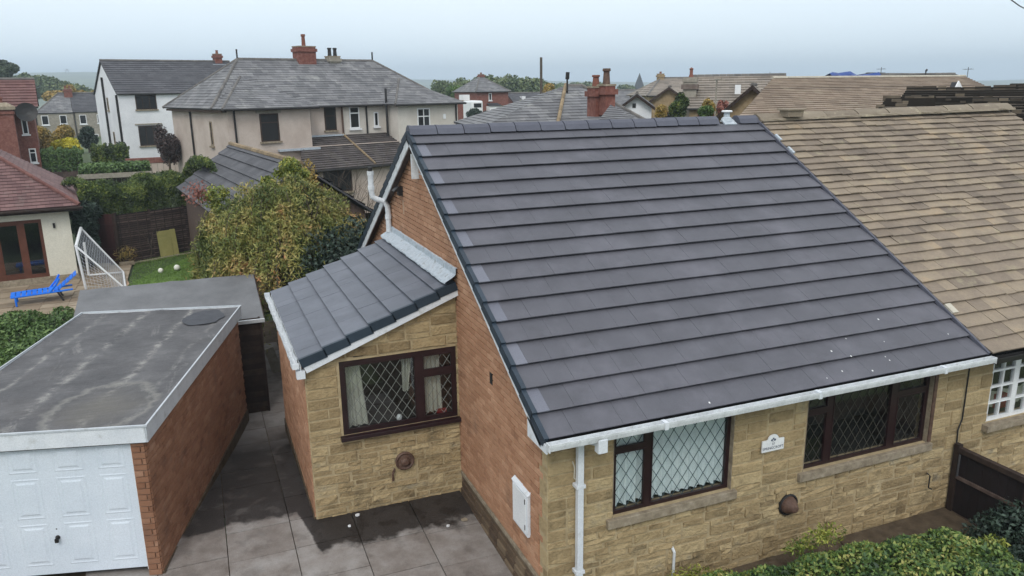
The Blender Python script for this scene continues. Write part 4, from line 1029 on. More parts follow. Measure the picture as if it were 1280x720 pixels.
# door with raised panels
dr = MB().box((-2.77, .10, -.27), (-.275, .14, 1.87)).build('garage_door', 'white_door', gar)
for (a, b_) in ((-2.68, -2.26), (-2.05, -1.63), (-1.41, -.98), (-.79, -.38)):
    for (c_, d_) in ((-.12, .60), (.69, 1.36), (1.45, 1.84)):
        mb = MB(); e = .05
        for k, (i0, y0_) in enumerate(((0, .1), (.012, .088), (.03, .1), (.055, .1), (.085, .082))): pass
        rings = [(0, .0995), (.02, .094), (.035, .0985), (.06, .0985), (.09, .089)]; vs = []
        for ins, yy in rings: vs += [(a+ins, yy, c_+ins), (b_-ins, yy, c_+ins), (b_-ins, yy, d_-ins), (a+ins, yy, d_-ins)]
        fs = [(k*4+q, k*4+(q+1) % 4, (k+1)*4+(q+1) % 4, (k+1)*4+q) for k in range(4) for q in range(4)]+[(16, 17, 18, 19)]
        mb.add(vs, fs); mb.build('door_panel', 'white_door', dr)
mb = MB(); mb.lathe([(0, 0), (.035, 0), (.035, .012), (.018, .02), (.018, .05), (0, .055)], frame((-1.52, .098, .36), (1, 0, 0), (0, 0, 1), (0, -1, 0)), 12); mb.box((-1.545, .03, .30), (-1.495, .06, .36)); mb.build('door_handle', 'iron', dr)
MB().lathe([(0, 0), (.012, 0), (0, .004)], frame((-1.52, .098, .50), (1, 0, 0), (0, 0, 1), (0, -1, 0)), 8).build('lock', 'wire', dr)
for a, b_ in ((-2.80, -2.772), (-.273, -.262)): MB().box((a, .07, -.3), (b_, .15, 1.88)).build('door_frame', 'whitepaint', gar)

# ================================================================== shed behind the garage
sh = thing('garden_shed', 'dark timber shed with sloping grey felt roof directly behind the flat roofed garage', 'shed', (-2.96, 9.86, 0))
zf, zb_, SD = 1.70, 2.2, 2.74; sp = math.atan2(zb_-zf, SD)
SRm = frame((-4.05, -.02, zf), (1, 0, 0), (0, math.cos(sp), math.sin(sp)), (0, -math.sin(sp), math.cos(sp)))
mb = MB(); vs = []; r = random.Random(3)
for i in range(31):
    for j in range(13): vs.append(SRm @ Vector((4.12*i/30, 2.80*j/12, r.uniform(-.004, .006)+(.012 if 14 < i < 17 else 0))))
mb.add(vs, [(i*13+j, (i+1)*13+j, (i+1)*13+j+1, i*13+j+1) for i in range(30) for j in range(12)]); mb.build('felt_roof', 'felt', sh, smooth=True)
MB().box((.02, .03, -.07), (4.1, 2.76, -.02), SRm).build('roof_board', 'darkwood', sh)
MB().box((0, -.02, -.075), (4.13, .012, .012), SRm).build('front_trim', 'upvc_dirty', sh)
MB().box((4.12, 0, -.08), (4.14, 2.8, .01), SRm).build('side_trim', 'darkwood', sh)
MB().box((-3.95, .08, -.85), (-.06, SD-.05, 1.62)).build('shed_carcass', 'dark', sh)
k = 0; z_ = -.82
while z_ < 1.6:
    MB().box((-3.98, .03, z_), (-.04, .07, z_+.135)).build('board', 'darkwood', sh)
    MB().box((-.06, .03, z_), (-.02, SD-.05, z_+.135+.0)).build('board', 'darkwood', sh); z_ += .142
MB().box((-.035, .0, -.85), (.012, .05, 1.64)).build('corner_post', 'darkwood', sh)

# ================================================================== back garden of the white garden room
lawn = sheet('lawn', [(-8.2, 23.0), (-5.5, 22.0), (-2.2, 22.5), (-2.2, 31.7), (-4.3, 31.2), (-7.5, 29.4), (-6.9, 25.5)], 'grass', .02)
lawn.name = 'lawn_ground'
n = 26000; P = np.stack([rs.uniform(-7.4, -2.4, n), rs.uniform(22.5, 31.2, n), np.zeros(n)], 1)
keep = (P[:, 0] > -7.0+np.maximum(0, 26-P[:, 1])*.0+np.maximum(0, P[:, 1]-29.5)*1.4); P = P[keep]
P[:, 2] = [gh(*q[:2])+.04 for q in P]
leafy('lawn_grass', 'grass', P, np.tile([0, 0, 1.], (len(P), 1)), .09, lw=.18, droop=-1.5, kind='stuff')
pat = sheet('patio', [(-12.5, 20.5), (-8.0, 20.5), (-7.0, 25.3), (-7.6, 29.2), (-9.0, 30.0), (-12.5, 28)], 'mortar_brick', .0)
pp = Pool(pat, 'paving_slab', 'paving_rest')
x = -12.5; r = random.Random(31)
while x < -6.9:
    y = 20.6+r.choice((0, .45))
    while y < 29.5:
        h_ = r.choice((.6, .9)); 
        edge = -7.0-max(0, 25.3-y)*.17 if y < 25.3 else -7.0-(y-25.3)*.14
        if x+.9 < edge+.35: pp.add(pat, tr(x+.45, y+h_/2, gh(x, y)+.015+r.uniform(-.004, .004)) @ scl(.885, h_-.02, .05), UBOX, 'patio')
        y += h_
    x += .9
pp.done()
# garden room
gr_a = Vector((-8.97, 26.85, 0)); gr = thing('garden_room', 'white rendered single storey house with red hipped tile roof and brown glazed doors at far left', 'house', gr_a, R(8.1))
GT = 2.66
gw_ = wall_with_holes('front_wall', tr(-6.5, 0, 0), 6.5, -.6, GT, [(6.5-3.9, 6.5-1.0, -.25, 2.12)], 'cream_wall', gr, .25)
MB().box((-.26, .252, -.6), (-.0, 8, GT)).build('side_wall', 'cream_wall', gr)
MB().box((-6.5, -.06, -.62), (.03, .005, -.22)).build('plinth', 'sill', gr)
gx0, gx1 = -3.9, -1.0
gd_ = window(gw_, Matrix(), gx0, gx1, -.25, 2.12, [(gx1-.62, gx1-.10, -.1, 2.0), (gx1-1.50, gx1-.85, -.02, 1.95), (gx1-2.5, gx1-1.78, -.02, 1.95)], fmat='brownwood', y=.08, room=2.2)
tag(gd_, 'brown glazed patio doors')
MB().box((gx1-1.62, .02, .95), (gx1-1.58, .08, 1.05)).build('door_handle', 'wire', gd_)
mb = MB(); mb.box((-.62, -.05, 1.72), (-.54, -.0, 1.92)); mb.build('wall_lamp', 'iron', gr)
ho = .42; hw = 9.; hd = 9.0; hz = 2.60; pk = 6.1
for P_ in ([(-hw, -ho, hz), (ho, -ho, hz), (ho-4.9, 4.5, pk), (-hw, 4.5, pk)], [(ho, -ho, hz), (ho, hd+ho, hz), (ho-4.9, 4.5, pk)]):
    course_roof('roof_slope', P_, .19, 'tile_red', gr, .02)
ridge_line('hip_tiles', (ho, -ho, hz+.05), (ho-4.9, 4.5, pk+.05), 'hipred', gr, .075, .33)
MB().box((-hw, -ho-.03, hz-.20), (ho+.02, -ho+.0, hz-.03)).box((ho, -ho, hz-.2), (ho+.03, hd, hz-.03)).build('fascia', 'darkwood', gr)
MB().box((-hw, -ho+.01, hz-.2), (ho-.01, -.02, hz-.17)).build('eaves_soffit', 'darkwood', gr)
MB().tube([(-hw, -ho-.09, hz-.08), (ho+.1, -ho-.09, hz-.08)], .055, 8).build('gutter', 'darkwood', gr)
# sun lounger
lo = onz(6, 382, -.42); lb = onz(60, 375, -.42)
lg = thing('sun_lounger', 'bright blue plastic sun lounger with raised backrest on the patio', 'sun lounger', (-10.75, 23.3, gh(-10.75, 23.3)+.04), R(8))
def slat_panel(o, u, v, L_, Wd, n_, name):
    for i in range(n_):
        p = o+u*(L_*i/n_); q = o+u*(L_*(i+.82)/n_); nn = u.cross(v).normalized()*.025
        MB().add([p, q, q+v*Wd, p+v*Wd, p+nn, q+nn, q+v*Wd+nn, p+v*Wd+nn], [(3, 2, 1, 0), (4, 5, 6, 7), (0, 1, 5, 4), (1, 2, 6, 5), (2, 3, 7, 6), (3, 0, 4, 7)]).build(name, 'blue', lg)
slat_panel(Vector((0, 0, .36)), Vector((1, 0, .03)).normalized(), Vector((0, 1, 0)), 1.55, .75, 9, 'seat_slat')
slat_panel(Vector((1.55, 0, .42)), Vector((.78, 0, .62)).normalized(), Vector((0, 1, 0)), .85, .75, 5, 'back_slat')
for yy in (-.02, .75):
    MB().tube([(0, yy+.01, .34), (1.55, yy+.01, .38), (2.0, yy+.01, .4)], .035, 6).build('side_rail', 'blue', lg)
    MB().tube([(1.25, yy+.01, .38), (1.5, yy+.01, .66), (1.62, yy+.01, .86)], .04, 6).build('armrest', 'blue', lg)
    for xx, dx in ((.15, 0), (1.5, .15)): MB().tube([(xx, yy+.01, .36), (xx+dx, yy+.01, 0)], .035, 6).build('leg', 'blue' if xx < 1 else 'iron', lg)
# football goal seen from the side/back
goal = thing('football_goal', 'white tubular football goal with net standing on the patio edge', 'football goal', (0, 0, 0))
# front frame: posts P1 (near), P2 (far); bar on top
def gp_(px, py, y):
    d = ray(px, py); return Vector(CP+d*((y-CP[1])/d[1]))
nT = gp_(95, 308, 24.95); fT = gp_(101, 285, 27.1); nB = gp_(108, 363, 24.95); bN = gp_(157, 361, 24.6)
fB = gp_(111, 344, 27.1); bF = gp_(154, 340, 27.0)
for a, b_, rr, nm in ((nB, nT, .05, 'post'), (fB, gp_(105, 303, 27.1), .05, 'post'), (nT, fT, .06, 'crossbar'), (nT, bN, .035, 'stay'), (fT, bF, .035, 'stay'), (fB, bF, .035, 'ground_bar'), (bN, bF, .045, 'ground_bar')):
    MB().tube([a, b_], rr, 8).build(nm, 'whitepaint', goal)
mb = MB()
def net(a, b_, c_, d_, nu, nv, r_=.006):
    for i in range(nu+1): mb.tube([a.lerp(b_, i/nu), d_.lerp(c_, i/nu)], r_, 3, False)
    for j in range(nv+1): mb.tube([a.lerp(d_, j/nv), b_.lerp(c_, j/nv)], r_, 3, False)
net(nT, fT, bF, bN, 14, 20); net(nT, nB, bN, bN, 10, 12)
mb.build('net', 'net', goal)
for (px, py, lb, rr) in ((201, 339, 'white football on the lawn, left of the pair', .11), (221.5, 336, 'white football on the lawn, right of the pair', .13)):
    p = onz(px, py, -.4); th_ = thing('football', lb, 'ball', (p.x, p.y, gh(p.x, p.y)+rr+.03), 0, 'balls lying on the lawn')
    pr_ = [(rr*math.sin(t), -rr*math.cos(t)) for t in [k*math.pi/12 for k in range(13)]]
    MB().lathe(pr_, Matrix(), 16).build('ball_skin', 'ball', th_, smooth=True)
    for q in range(8):
        d = Vector(rs.normal(size=3)).normalized(); z3 = d; x3 = d.orthogonal().normalized(); y3 = z3.cross(x3)
        MB().lathe([(0, 0.004), (rr*.26, .0)], frame(d*(rr+.001), x3, y3, z3), 5).build('ball_patch', 'ball', th_)
# woven fence, brown panel door, plywood sheet
FA, FB = Vector((-7.63, 29.5, 0)), Vector((-3.3, 31.9, 0)); fd = (FB-FA); FL_ = fd.length; fd.normalize(); fa = math.atan2(fd.y, fd.x)
fen = thing('slatted_fence', 'dark weathered fence of thin horizontal slats under the tall conifer hedge', 'fence', (FA.x, FA.y, gh(FA.x, FA.y)), fa)
r = random.Random(9); nb_ = 3
for i in range(nb_+1): MB().box((FL_*i/nb_-.05, .04, -.1), (FL_*i/nb_+.05, .14, 2.25)).build('post', 'darkwood', fen)
for i in range(nb_):
    for z_ in [k*.095 for k in range(23)]:
        jj = r.uniform(-.012, .012)
        x0, x1 = FL_*i/nb_+.0, FL_*(i+1)/nb_-.01
        MB().add([(x0, -.0, z_+jj), (x1, -.0, z_-jj), (x1, .02, z_-jj), (x0, .02, z_+jj), (x0, 0, z_+jj+.062), (x1, 0, z_-jj+.062), (x1, .02, z_-jj+.062), (x0, .02, z_+jj+.062)], [(0, 3, 2, 1), (4, 5, 6, 7), (0, 1, 5, 4), (1, 2, 6, 5), (2, 3, 7, 6), (3, 0, 4, 7)]).build('slat', 'fencewood', fen)
    for q in range(4):
        xx = FL_*i/nb_+.2+q*FL_/nb_/4; MB().box((xx, -.02, 0), (xx+.03, .04, 2.2)).build('batten', 'darkwood', fen)
MB().box((0, .05, -.2), (FL_, .075, 2.2)).build('backing_panel', 'dark', fen)
MB().box((-.1, -.55, -.05), (FL_, -.35, .05)).build('kerb', 'sill', fen)
d0 = Vector((-9.2, 30.3, 0)); dd = FA-d0; pf = thing('garden_door', 'solid dark red-brown boarded garden gate between white room and slatted fence', 'gate', (d0.x, d0.y, gh(d0.x, d0.y)), math.atan2(dd.y, dd.x))
for i in range(8): MB().box((dd.length*i/8, 0, 0), (dd.length*(i+1)/8-.008, .04, 2.25)).build('board', 'gatewood', pf)
MB().box((0, -.03, .6), (dd.length, -.002, .7)).build('rail', 'gatewood', pf); MB().box((0, -.03, 1.7), (dd.length, -.002, 1.8)).build('rail', 'gatewood', pf)
MB().box((dd.length+.0, -.05, -.1), (dd.length+.1, .08, 2.3)).build('post', 'darkwood', pf)
a, b_ = Vector((-5.95, 30.1, gh(-5.9, 30)+.03)), Vector((-5.12, 30.5, gh(-5.1, 30.4)+.03))
ply = thing('plywood_sheet', 'greenish yellow plywood sheet leaning on the slatted fence', 'board', a, math.atan2((b_-a).y, (b_-a).x))
MB().box((0, 0, 0), (.62, .018, 1.2), Matrix.Rotation(R(-7), 4, 'X')).build('sheet', 'plywood', ply); MB().box((.63, .0, 0), (.88, .018, 1.22), Matrix.Rotation(R(-9), 4, 'X')).build('sheet', 'plywood', ply)
st_ = thing('stone_trough', 'small pale stone planter on the ground below the slatted fence', 'planter', (-7.3, 28.95, gh(-7.3, 29)+.02), R(15))
MB().box((-.3, -.12, 0), (.3, .12, .16)).build('trough', 'sill', st_, bevel=.02)
leafy('dry_stems', 'leaf_autumn', *blobs(260, [(0, 0, .5, .5, .25, .4)], 1), .2, st_, lw=.1)
bt = thing('bare_climber', 'bare leafless shrub trained against the slatted fence', 'shrub', (-6.35, 29.8, gh(-6.3, 29.8)))
mb = MB()
def grow(mb, p, d, L_, r_, dep, r):
    n_ = 4; pts = [p]; rr = [r_]
    for i in range(n_): d = (d+Vector((r.uniform(-.25, .25), r.uniform(-.15, .15), r.uniform(-.1, .15)))).normalized(); p = p+d*L_/n_; pts.append(p); rr.append(r_*(1-.12*(i+1)))
    mb.tube(pts, rr, 5, False)
    ends = [p]
    if dep > 0:
        for k in range(r.choice((2, 3))):
            q = pts[r.choice((2, 3, 4))]; ends += grow(mb, q, (d+Vector((r.uniform(-.9, .9), r.uniform(-.7, .7), r.uniform(-.1, .6)))).normalized(), L_*r.uniform(.55, .8), r_*.55, dep-1, r)
    return ends
grow(mb, Vector((0, 0, 0)), Vector((0, 0, 1)), .9, .03, 3, random.Random(5)); mb.build('stem', 'bark', bt)
cs_ = sheet('stepping_kerb', [(-7.55, 29.25), (-7.3, 28.95), (-4.4, 30.6), (-4.4, 30.9)], 'patio', .03)

# ================================================================== near planting
def plant(name, label, cat, loc, parts, group=None, stem=None):
    t = thing(name, label, cat, loc, 0, group)
    return t
fh = thing('garden_hedge', 'low bushy green hedge with yellowing tips along the front of the bungalow', 'hedge', (4.15, -1.5, gh(4, -1.6)))
def hedge_pts(n, xs, top, y0, y1, zb):
    """points over a lumpy hedge body; xs range, top(x,y) height"""
    x = rs.uniform(xs[0], xs[1], n); y = rs.uniform(y0, y1, n); tp = np.array([top(a, b_) for a, b_ in zip(x, y)])
    z = tp-np.abs(rs.normal(size=n))*.11; ok = tp > zb
    return np.stack([x, y, z], 1)[ok], np.tile([0, -.25, 1.], (ok.sum(), 1))
oz = fh.matrix_basis.translation
def ftop(x, y):
    # local metres; a mound with rounded ends
    e = max(0, 1-(abs(x+.25)/3.1)**5)**.5*max(0, 1-(abs(y+.25+.13*(x+1.2))/1.25)**4)**.5
    return (.88+.06*math.sin(x*3.1+y*2)+.05*math.sin(x*7.3-y*5)+.05*math.sin(y*9+x*2)+.05*x)*e
P, Nn = hedge_pts(48000, (-3.35, 2.85), ftop, -1.9, 1.5, .1); leafy('foliage', 'leaf_hedge', P, Nn, .085, fh, lw=.5, rnd=1.2)
P, Nn = blobs(900, [(.15, .72, .86, .42, .2, .16), (-.3, .75, .76, .3, .15, .12)], 1); leafy('yellow_growth', 'leaf_lime', P, Nn, .07, fh, lw=.35)
mb = MB(); r = random.Random(5)
for i in range(20): p = Vector((r.uniform(-2, 2.6), r.uniform(-1.8, .2), -.1)); mb.tube([p, p+Vector((r.uniform(-.1, .1), 0, .5))], .018, 5)
mb.build('stem', 'bark', fh)
bed = sheet('front_bed', [(0.01, -4.5), (12, -4.5), (12, -.01), (0.01, -.01)], 'soil', .02)
sheet('front_path', [(5.0, -.9), (7.8, -1.0), (7.85, -.03), (5.4, -.03)], 'soil', .045)
db = thing('dark_shrub', 'dark blue-green dense shrub in front of the brown garden gate', 'shrub', (7.55, -1.75, -.66))
P, Nn = blobs(15000, [(0, 0, .35, 1.0, .9, .62), (-.55, -.5, .25, .7, .6, .55), (.5, .4, .45, .6, .5, .55), (.9, -.3, .4, .8, .7, .6), (-.25, -1.1, .2, .8, .7, .5)], .5); leafy('foliage', 'leaf_dark', P, Nn, .085, db, lw=.5)
mb = MB()
for i in range(9): p = Vector((r.uniform(-.5, .6), r.uniform(-.8, .4), 0)); mb.tube([p, p*1.2+Vector((0, 0, .5))], .02, 5)
mb.build('stem', 'bark', db)
wp = thing('weed_clump', 'small bright green weedy plant at the left edge of the dark shrub', 'plant', (6.75, -1.75, -.45))
P, Nn = blobs(700, [(0, 0, .35, .28, .22, .28)], .7); leafy('foliage', 'leaf_lime', P, Nn, .09, wp, lw=.4)
lp = thing('weed_clump', 'yellow-green weeds growing against the front wall beside the white overflow pipe', 'plant', (2.15, -.32, -.6))
P, Nn = blobs(1800, [(0, 0, .25, .55, .22, .32), (.5, -.1, .2, .4, .2, .25)], .7); leafy('foliage', 'leaf_lime', P, Nn, .07, lp, lw=.35)

# weeping cherry in autumn colour
tx, ty = -1.95, 14.6; g0 = gh(tx, ty)
ch = thing('weeping_tree', 'round weeping tree with drooping orange and olive autumn leaves', 'tree', (tx, ty, g0))
mb = MB(); r = random.Random(12); mb.tube([(0, 0, -.1), (.05, 0, .8), (0, .1, 1.6), (-.05, .1, 2.4)], [.19, .15, .13, .11], 10)
ends = []
for k in range(9):
    a = k*2*math.pi/9+r.uniform(-.3, .3); ends += grow(mb, Vector((0, .1, 1.7+.1*k)), Vector((math.cos(a), math.sin(a), 1.0)).normalized(), 1.15, .07, 3, r)
mb.build('trunk', 'bark', ch, smooth=True)
# drooping strings
Pn = []; tw = MB()
cl_ = []
for i in range(54):
    a = r.uniform(0, 2*math.pi); q = math.sqrt(r.random())*.97; cl_.append((a, q, r.uniform(-.5, .5)))
for i in range(3000):
    ca, cq, ch_ = r.choice(cl_) if i % 5 < 3 else (r.uniform(0, 2*math.pi), math.sqrt(r.random()), -.3); rx = 2.12*(1+.16*math.sin(3*ca+1)+.11*math.sin(7*ca))
    x_ = cq*rx*math.cos(ca)+r.gauss(0, .3); y_ = cq*rx*math.sin(ca)*.9+r.gauss(0, .3); a = math.atan2(y_, x_); q = min(1, math.hypot(x_, y_)/rx)
    dq = math.hypot(x_-cq*rx*math.cos(ca), y_-cq*rx*math.sin(ca)*.9)
    h0 = 2.35+2.5*math.sqrt(max(0, 1-q**3))+ch_-dq*.5+r.uniform(-.12, .1)
    if x_ < -1.2: h0 -= .12
    ln = r.uniform(.3, .9)+q*.8; n_ = int(ln*30); px_, py_ = x_, y_; pts = []; o1 = r.uniform(.4, 1.0)
    for k in range(n_):
        t = k/n_; o_ = o1*t*(1-t*.35)*(.5+q*.6); xx = x_+math.cos(a)*o_; yy = y_+math.sin(a)*o_; zz = h0+.25*t*(1-t)*4*.5-ln*t**1.7
        if zz < .4: break
        Pn.append((xx+r.gauss(0, .075), yy+r.gauss(0, .075), zz+r.gauss(0, .03))); pts.append((xx, yy, zz+.02))
    if i % 11 == 0 and len(pts) > 4: tw.tube(pts[::4], .011, 3, False)
P = np.array(Pn); Nn = P-np.array([0, 0, 2.]); Nn /= np.linalg.norm(Nn, axis=1)[:, None]
leafy('crown', 'leaf_cherry', P, Nn, .13, ch, lw=.24, droop=.7)
tw.build('twig', 'bark', ch, kind='stuff')
P, Nn = blobs(4200, lumps((.45, .9, 5.0), .8, .8, .72, 14, .32), .9); P[:, 2] -= 0; leafy('lime_shoot', 'leaf_lime', P, Nn, .12, ch, lw=.4, droop=.3)
P, Nn = blobs(1100, lumps((-1.65, .9, 4.55), .6, .5, .6, 7, .4), 1); leafy('lime_shoot', 'leaf_lime', P, Nn, .11, ch, lw=.4)
P, Nn = blobs(500, [(-2.1, .9, 4.75, .42, .35, .4)], 1); leafy('red_shoot', 'leaf_red', P, Nn, .09, ch, lw=.4)
# dark evergreen behind the extension
ev = thing('evergreen_shrub', 'dark evergreen bush between weeping tree and the brick gable', 'shrub', (-.1, 12.6, gh(0, 12.6)))
P, Nn = blobs(21000, [(0, 0, 2.1, 1.3, 1.0, 2.1), (-.9, .2, 1.9, 1.1, .9, 2.0), (.5, .3, 2.6, .9, .8, 1.3), (-1.5, -.4, 1.2, .8, .7, 1.2), (-.3, -.6, 1.4, 1.2, .6, 1.4)], .5); leafy('foliage', 'leaf_dark', P, Nn, .13, ev, lw=.5)
MB().tube([(0, 0, -.1), (0, 0, 2)], .08, 8).tube([(-.9, .2, -.1), (-.9, .2, 1.6)], .06, 6).build('stem', 'bark', ev)
yw = thing('yellow_shrub', 'yellow-orange feathery shrub beside the upper end of the white soil pipe', 'shrub', (at(447, 262, 25).x, at(447, 262, 25).y, gh(0, 16)))
P, Nn = blobs(9000, lumps((0, 0, 2.1), 1.1, .8, 1.75, 12, .4), .8); leafy('foliage', 'leaf_autumn', P, Nn, .12, yw, lw=.3, droop=.2); MB().tube([(0, 0, -.1), (0, 0, 2)], .07, 6).build('stem', 'bark', yw)
bs_ = thing('bare_shrub', 'thin bare grey twigs of a shrub in front of the lean-to of the pebbledashed house', 'shrub', (1.1, 20.5, gh(1, 20)))
mb = MB(); 
for k in range(7): grow(mb, Vector((r.uniform(-.5, .5), 0, 0)), Vector((r.uniform(-.3, .3), 0, 1)), 2.5, .03, 3, r)
mb.build('stem', 'bark', bs_)
for (pcx, pcy, pz, lb, nn_) in ((.6, 17.2, .5, 'slim yellow-green young tree right of the weeping tree', 1),):
    t = thing('young_tree', lb, 'tree', (pcx-1.0, 18.2, gh(0, 18)))
    P, Nn = blobs(2600, lumps((0, 0, 4.0), .5, .5, 1.5, 6, .5), .8); leafy('crown', 'leaf_autumn', P, Nn, .13, t, lw=.35, droop=.5); MB().tube([(0, 0, -.1), (0, 0, 4)], [.06, .02], 6).build('trunk', 'bark', t)
# low hedge left of the garage
lh = thing('garden_hedge', 'loose green hedge beside the left edge of the garage roof', 'hedge', (-8.55, 15.9, gh(-8, 16)))
P, Nn = blobs(16000, [(0, 0, .75, .55, 1.7, .5), (-.3, -1.6, .7, .55, 1.6, .48), (.25, 1.3, .8, .5, 1.3, .5), (-.9, 1.6, .8, .9, .8, .5), (-1.6, .5, .7, 1.0, 1.5, .45), (-1.1, -2.0, .65, 1.0, 1.4, .4)], .5); leafy('foliage', 'leaf_green', P, Nn, .13, lh, lw=.45)
mb = MB()
for i in range(60): p = Vector((r.uniform(-1.4, .3), r.uniform(-3.2, 1.5), -.2)); mb.tube([p, p+Vector((r.uniform(-.3, .3), r.uniform(-.3, .3), 1.0))], .02, 4)
mb.build('stem', 'bark', lh)
# tall conifer hedge behind the fence
th_ = thing('conifer_hedge', 'tall clipped conifer hedge spilling over the slatted fence', 'hedge', (-6.6, 32.1, gh(-6.6, 32)))
hd_ = Vector((FB.x-FA.x, FB.y-FA.y, 0)).normalized(); n = 52000
tt = np.where(rs.rand(n) < .68, rs.uniform(-3.1, 2.6, n), rs.uniform(2.6, 4.6, n)); face = rs.rand(n); dz = np.where(face < .45, 0, -rs.rand(n)**1.2*2.1); dy = np.where(face < .45, rs.uniform(-.9, .9, n), -.9+rs.normal(size=n)*.06)
ztop = 3.45+.16*np.sin(tt*1.7)+.1*np.sin(tt*4.1+1)+.12*(tt > 2.5)
z_ = ztop+dz-.25*(np.abs(dy)/.9)**3+rs.normal(size=n)*.07
dy = dy-.25*np.sin(dz*1.5)*(face >= .45)+.12*np.sin(tt*3)
hb = at(262, 214, 34.2)-Vector((-6.6, 32.1, 0)); b0 = hd_*2.6; ov_ = np.clip((tt-2.6)/2.0, 0, 1); tb = np.minimum(tt, 2.6)
P = np.stack([tb*hd_.x-dy*hd_.y*(1-ov_*.3)+ov_*(hb.x-b0.x), tb*hd_.y+dy*hd_.x+ov_*(hb.y-b0.y), z_+ov_*(hb.z-gh(-6.6, 32)-3.45)+.55*np.sin(ov_*math.pi)], 1); Nn = np.tile([.3, -.6, .6], (n, 1)); leafy('foliage', 'leaf_conifer', P, Nn, .15, th_, lw=.26, droop=.3)
MB().tube([hb-Vector((0, 0, hb.z-gh(-6.6, 32)+.5)), hb-Vector((0, 0, .9))], .08, 6).build('trunk', 'bark', th_)
mb = MB()
for k in range(7): p = hd_*(-2.7+k*.95); mb.tube([p, p+Vector((0, 0, 2.6))], .08, 6)
mb.build('trunk', 'bark', th_)
iv = thing('ivy_bush', 'dark ivy bush growing round the corner of the white garden room', 'shrub', (-8.75, 29.2, gh(-8.7, 29)))
P, Nn = blobs(6000, [(0, 0, 1.9, .55, .5, .75), (.1, 0, 1.0, .4, .4, .9), (.0, .5, 2.4, .7, .5, .5)], .5); leafy('foliage', 'leaf_dark', P, Nn, .14, iv, lw=.5); MB().tube([(0, 0, -.1), (0, 0, 1.6)], .05, 6).build('stem', 'bark', iv)
# little leaning slab by the extension corner
ls_ = thing('leaning_plank', 'short pale timber post leaning by the path behind the extension', 'plank', (-2.5, 12.6, gh(-2.4, 13)))
MB().box((-.13, -.04, 0), (.13, .04, .75), Matrix.Rotation(R(-14), 4, 'Y')).build('plank', 'stone_far', ls_)
tiles.done(); bricks.done(); stones.done()

# ================================================================== houses behind
def basis(px, py, D, camang):
    A = at(px, py, D); yaw = R(camang)-YAW; return A, yaw
def shell(t, w_, d, base, eave, wmat, ridge=None, gable='x', hl=0, hr=0, rmat='slate_grey', gauge=.3, ov=.3, th=.03, cap='hipgrey', rcy=None, thk=.25):
    """walls, roof slopes and ridge tiles on the thing t (local x along the front, y into the depth, z absolute)"""
    ry = d/2 if rcy is None else rcy
    mb = MB()
    for a, b_ in (((0, 0), (w_, thk)), ((0, d-thk), (w_, d)), ((0, thk), (thk, d-thk)), ((w_-thk, thk), (w_, d-thk))): mb.box((a[0], a[1], base), (b_[0], b_[1], eave-.04))
    wl = mb.build('wall', wmat, t)
    sf = (ridge-eave)/ry; sbk = (ridge-eave)/(d-ry); e1 = eave-.0
    A, B, Cc, D_ = (-ov, -ov, e1-ov*sf), (w_+ov, -ov, e1-ov*sf), (w_+ov, d+ov, e1-ov*sbk), (-ov, d+ov, e1-ov*sbk)
    if hl > 0: R0 = (hl, ry, ridge)
    else: R0 = (-ov, ry, ridge)
    if hr > 0: R1 = (w_-hr, ry, ridge)
    else: R1 = (w_+ov, ry, ridge)
    if hl > 0: A = (-ov, -ov, e1-.08); D_ = (-ov, d+ov, e1-.08)
    if hr > 0: B = (w_+ov, -ov, e1-.08); Cc = (w_+ov, d+ov, e1-.08)
    if hl > 0 and hr <= 0: B = (w_+ov, -ov, e1-.08); Cc = (w_+ov, d+ov, e1-.08)
    if hr > 0 and hl <= 0: A = (-ov, -ov, e1-.08); D_ = (-ov, d+ov, e1-.08)
    course_roof('roof_slope', [A, B, R1, R0], gauge, rmat, t, th); course_roof('roof_slope', [Cc, D_, R0, R1], gauge, rmat, t, th)
    if hl > 0: course_roof('roof_slope', [D_, A, R0], gauge, rmat, t, th); ridge_line('hip_tiles', A, R0, cap, t, .09, .4)
    else: MB().prism([(0.01, 0.02, eave-.05), (.01, d-.02, eave-.05), (.01, ry, ridge-.1)], (.2, 0, 0)).build('gable', wmat, t)
    if hr > 0: course_roof('roof_slope', [B, Cc, R1], gauge, rmat, t, th); ridge_line('hip_tiles', B, R1, cap, t, .09, .4)
    else: MB().prism([(w_-.21, 0.02, eave-.05), (w_-.21, d-.02, eave-.05), (w_-.21, ry, ridge-.1)], (.2, 0, 0)).build('gable', wmat, t)
    ridge_line('ridge_tiles', (R0[0], R0[1], R0[2]+.02), (R1[0], R1[1], R1[2]+.02), cap, t, .10, .45)
    mb = MB(); zg = A[2]-.02; mb.tube([(-ov, -ov-.06, zg), (w_+ov, -ov-.06, zg)], .06, 6); mb.build('gutter', 'iron', t)
    return wl
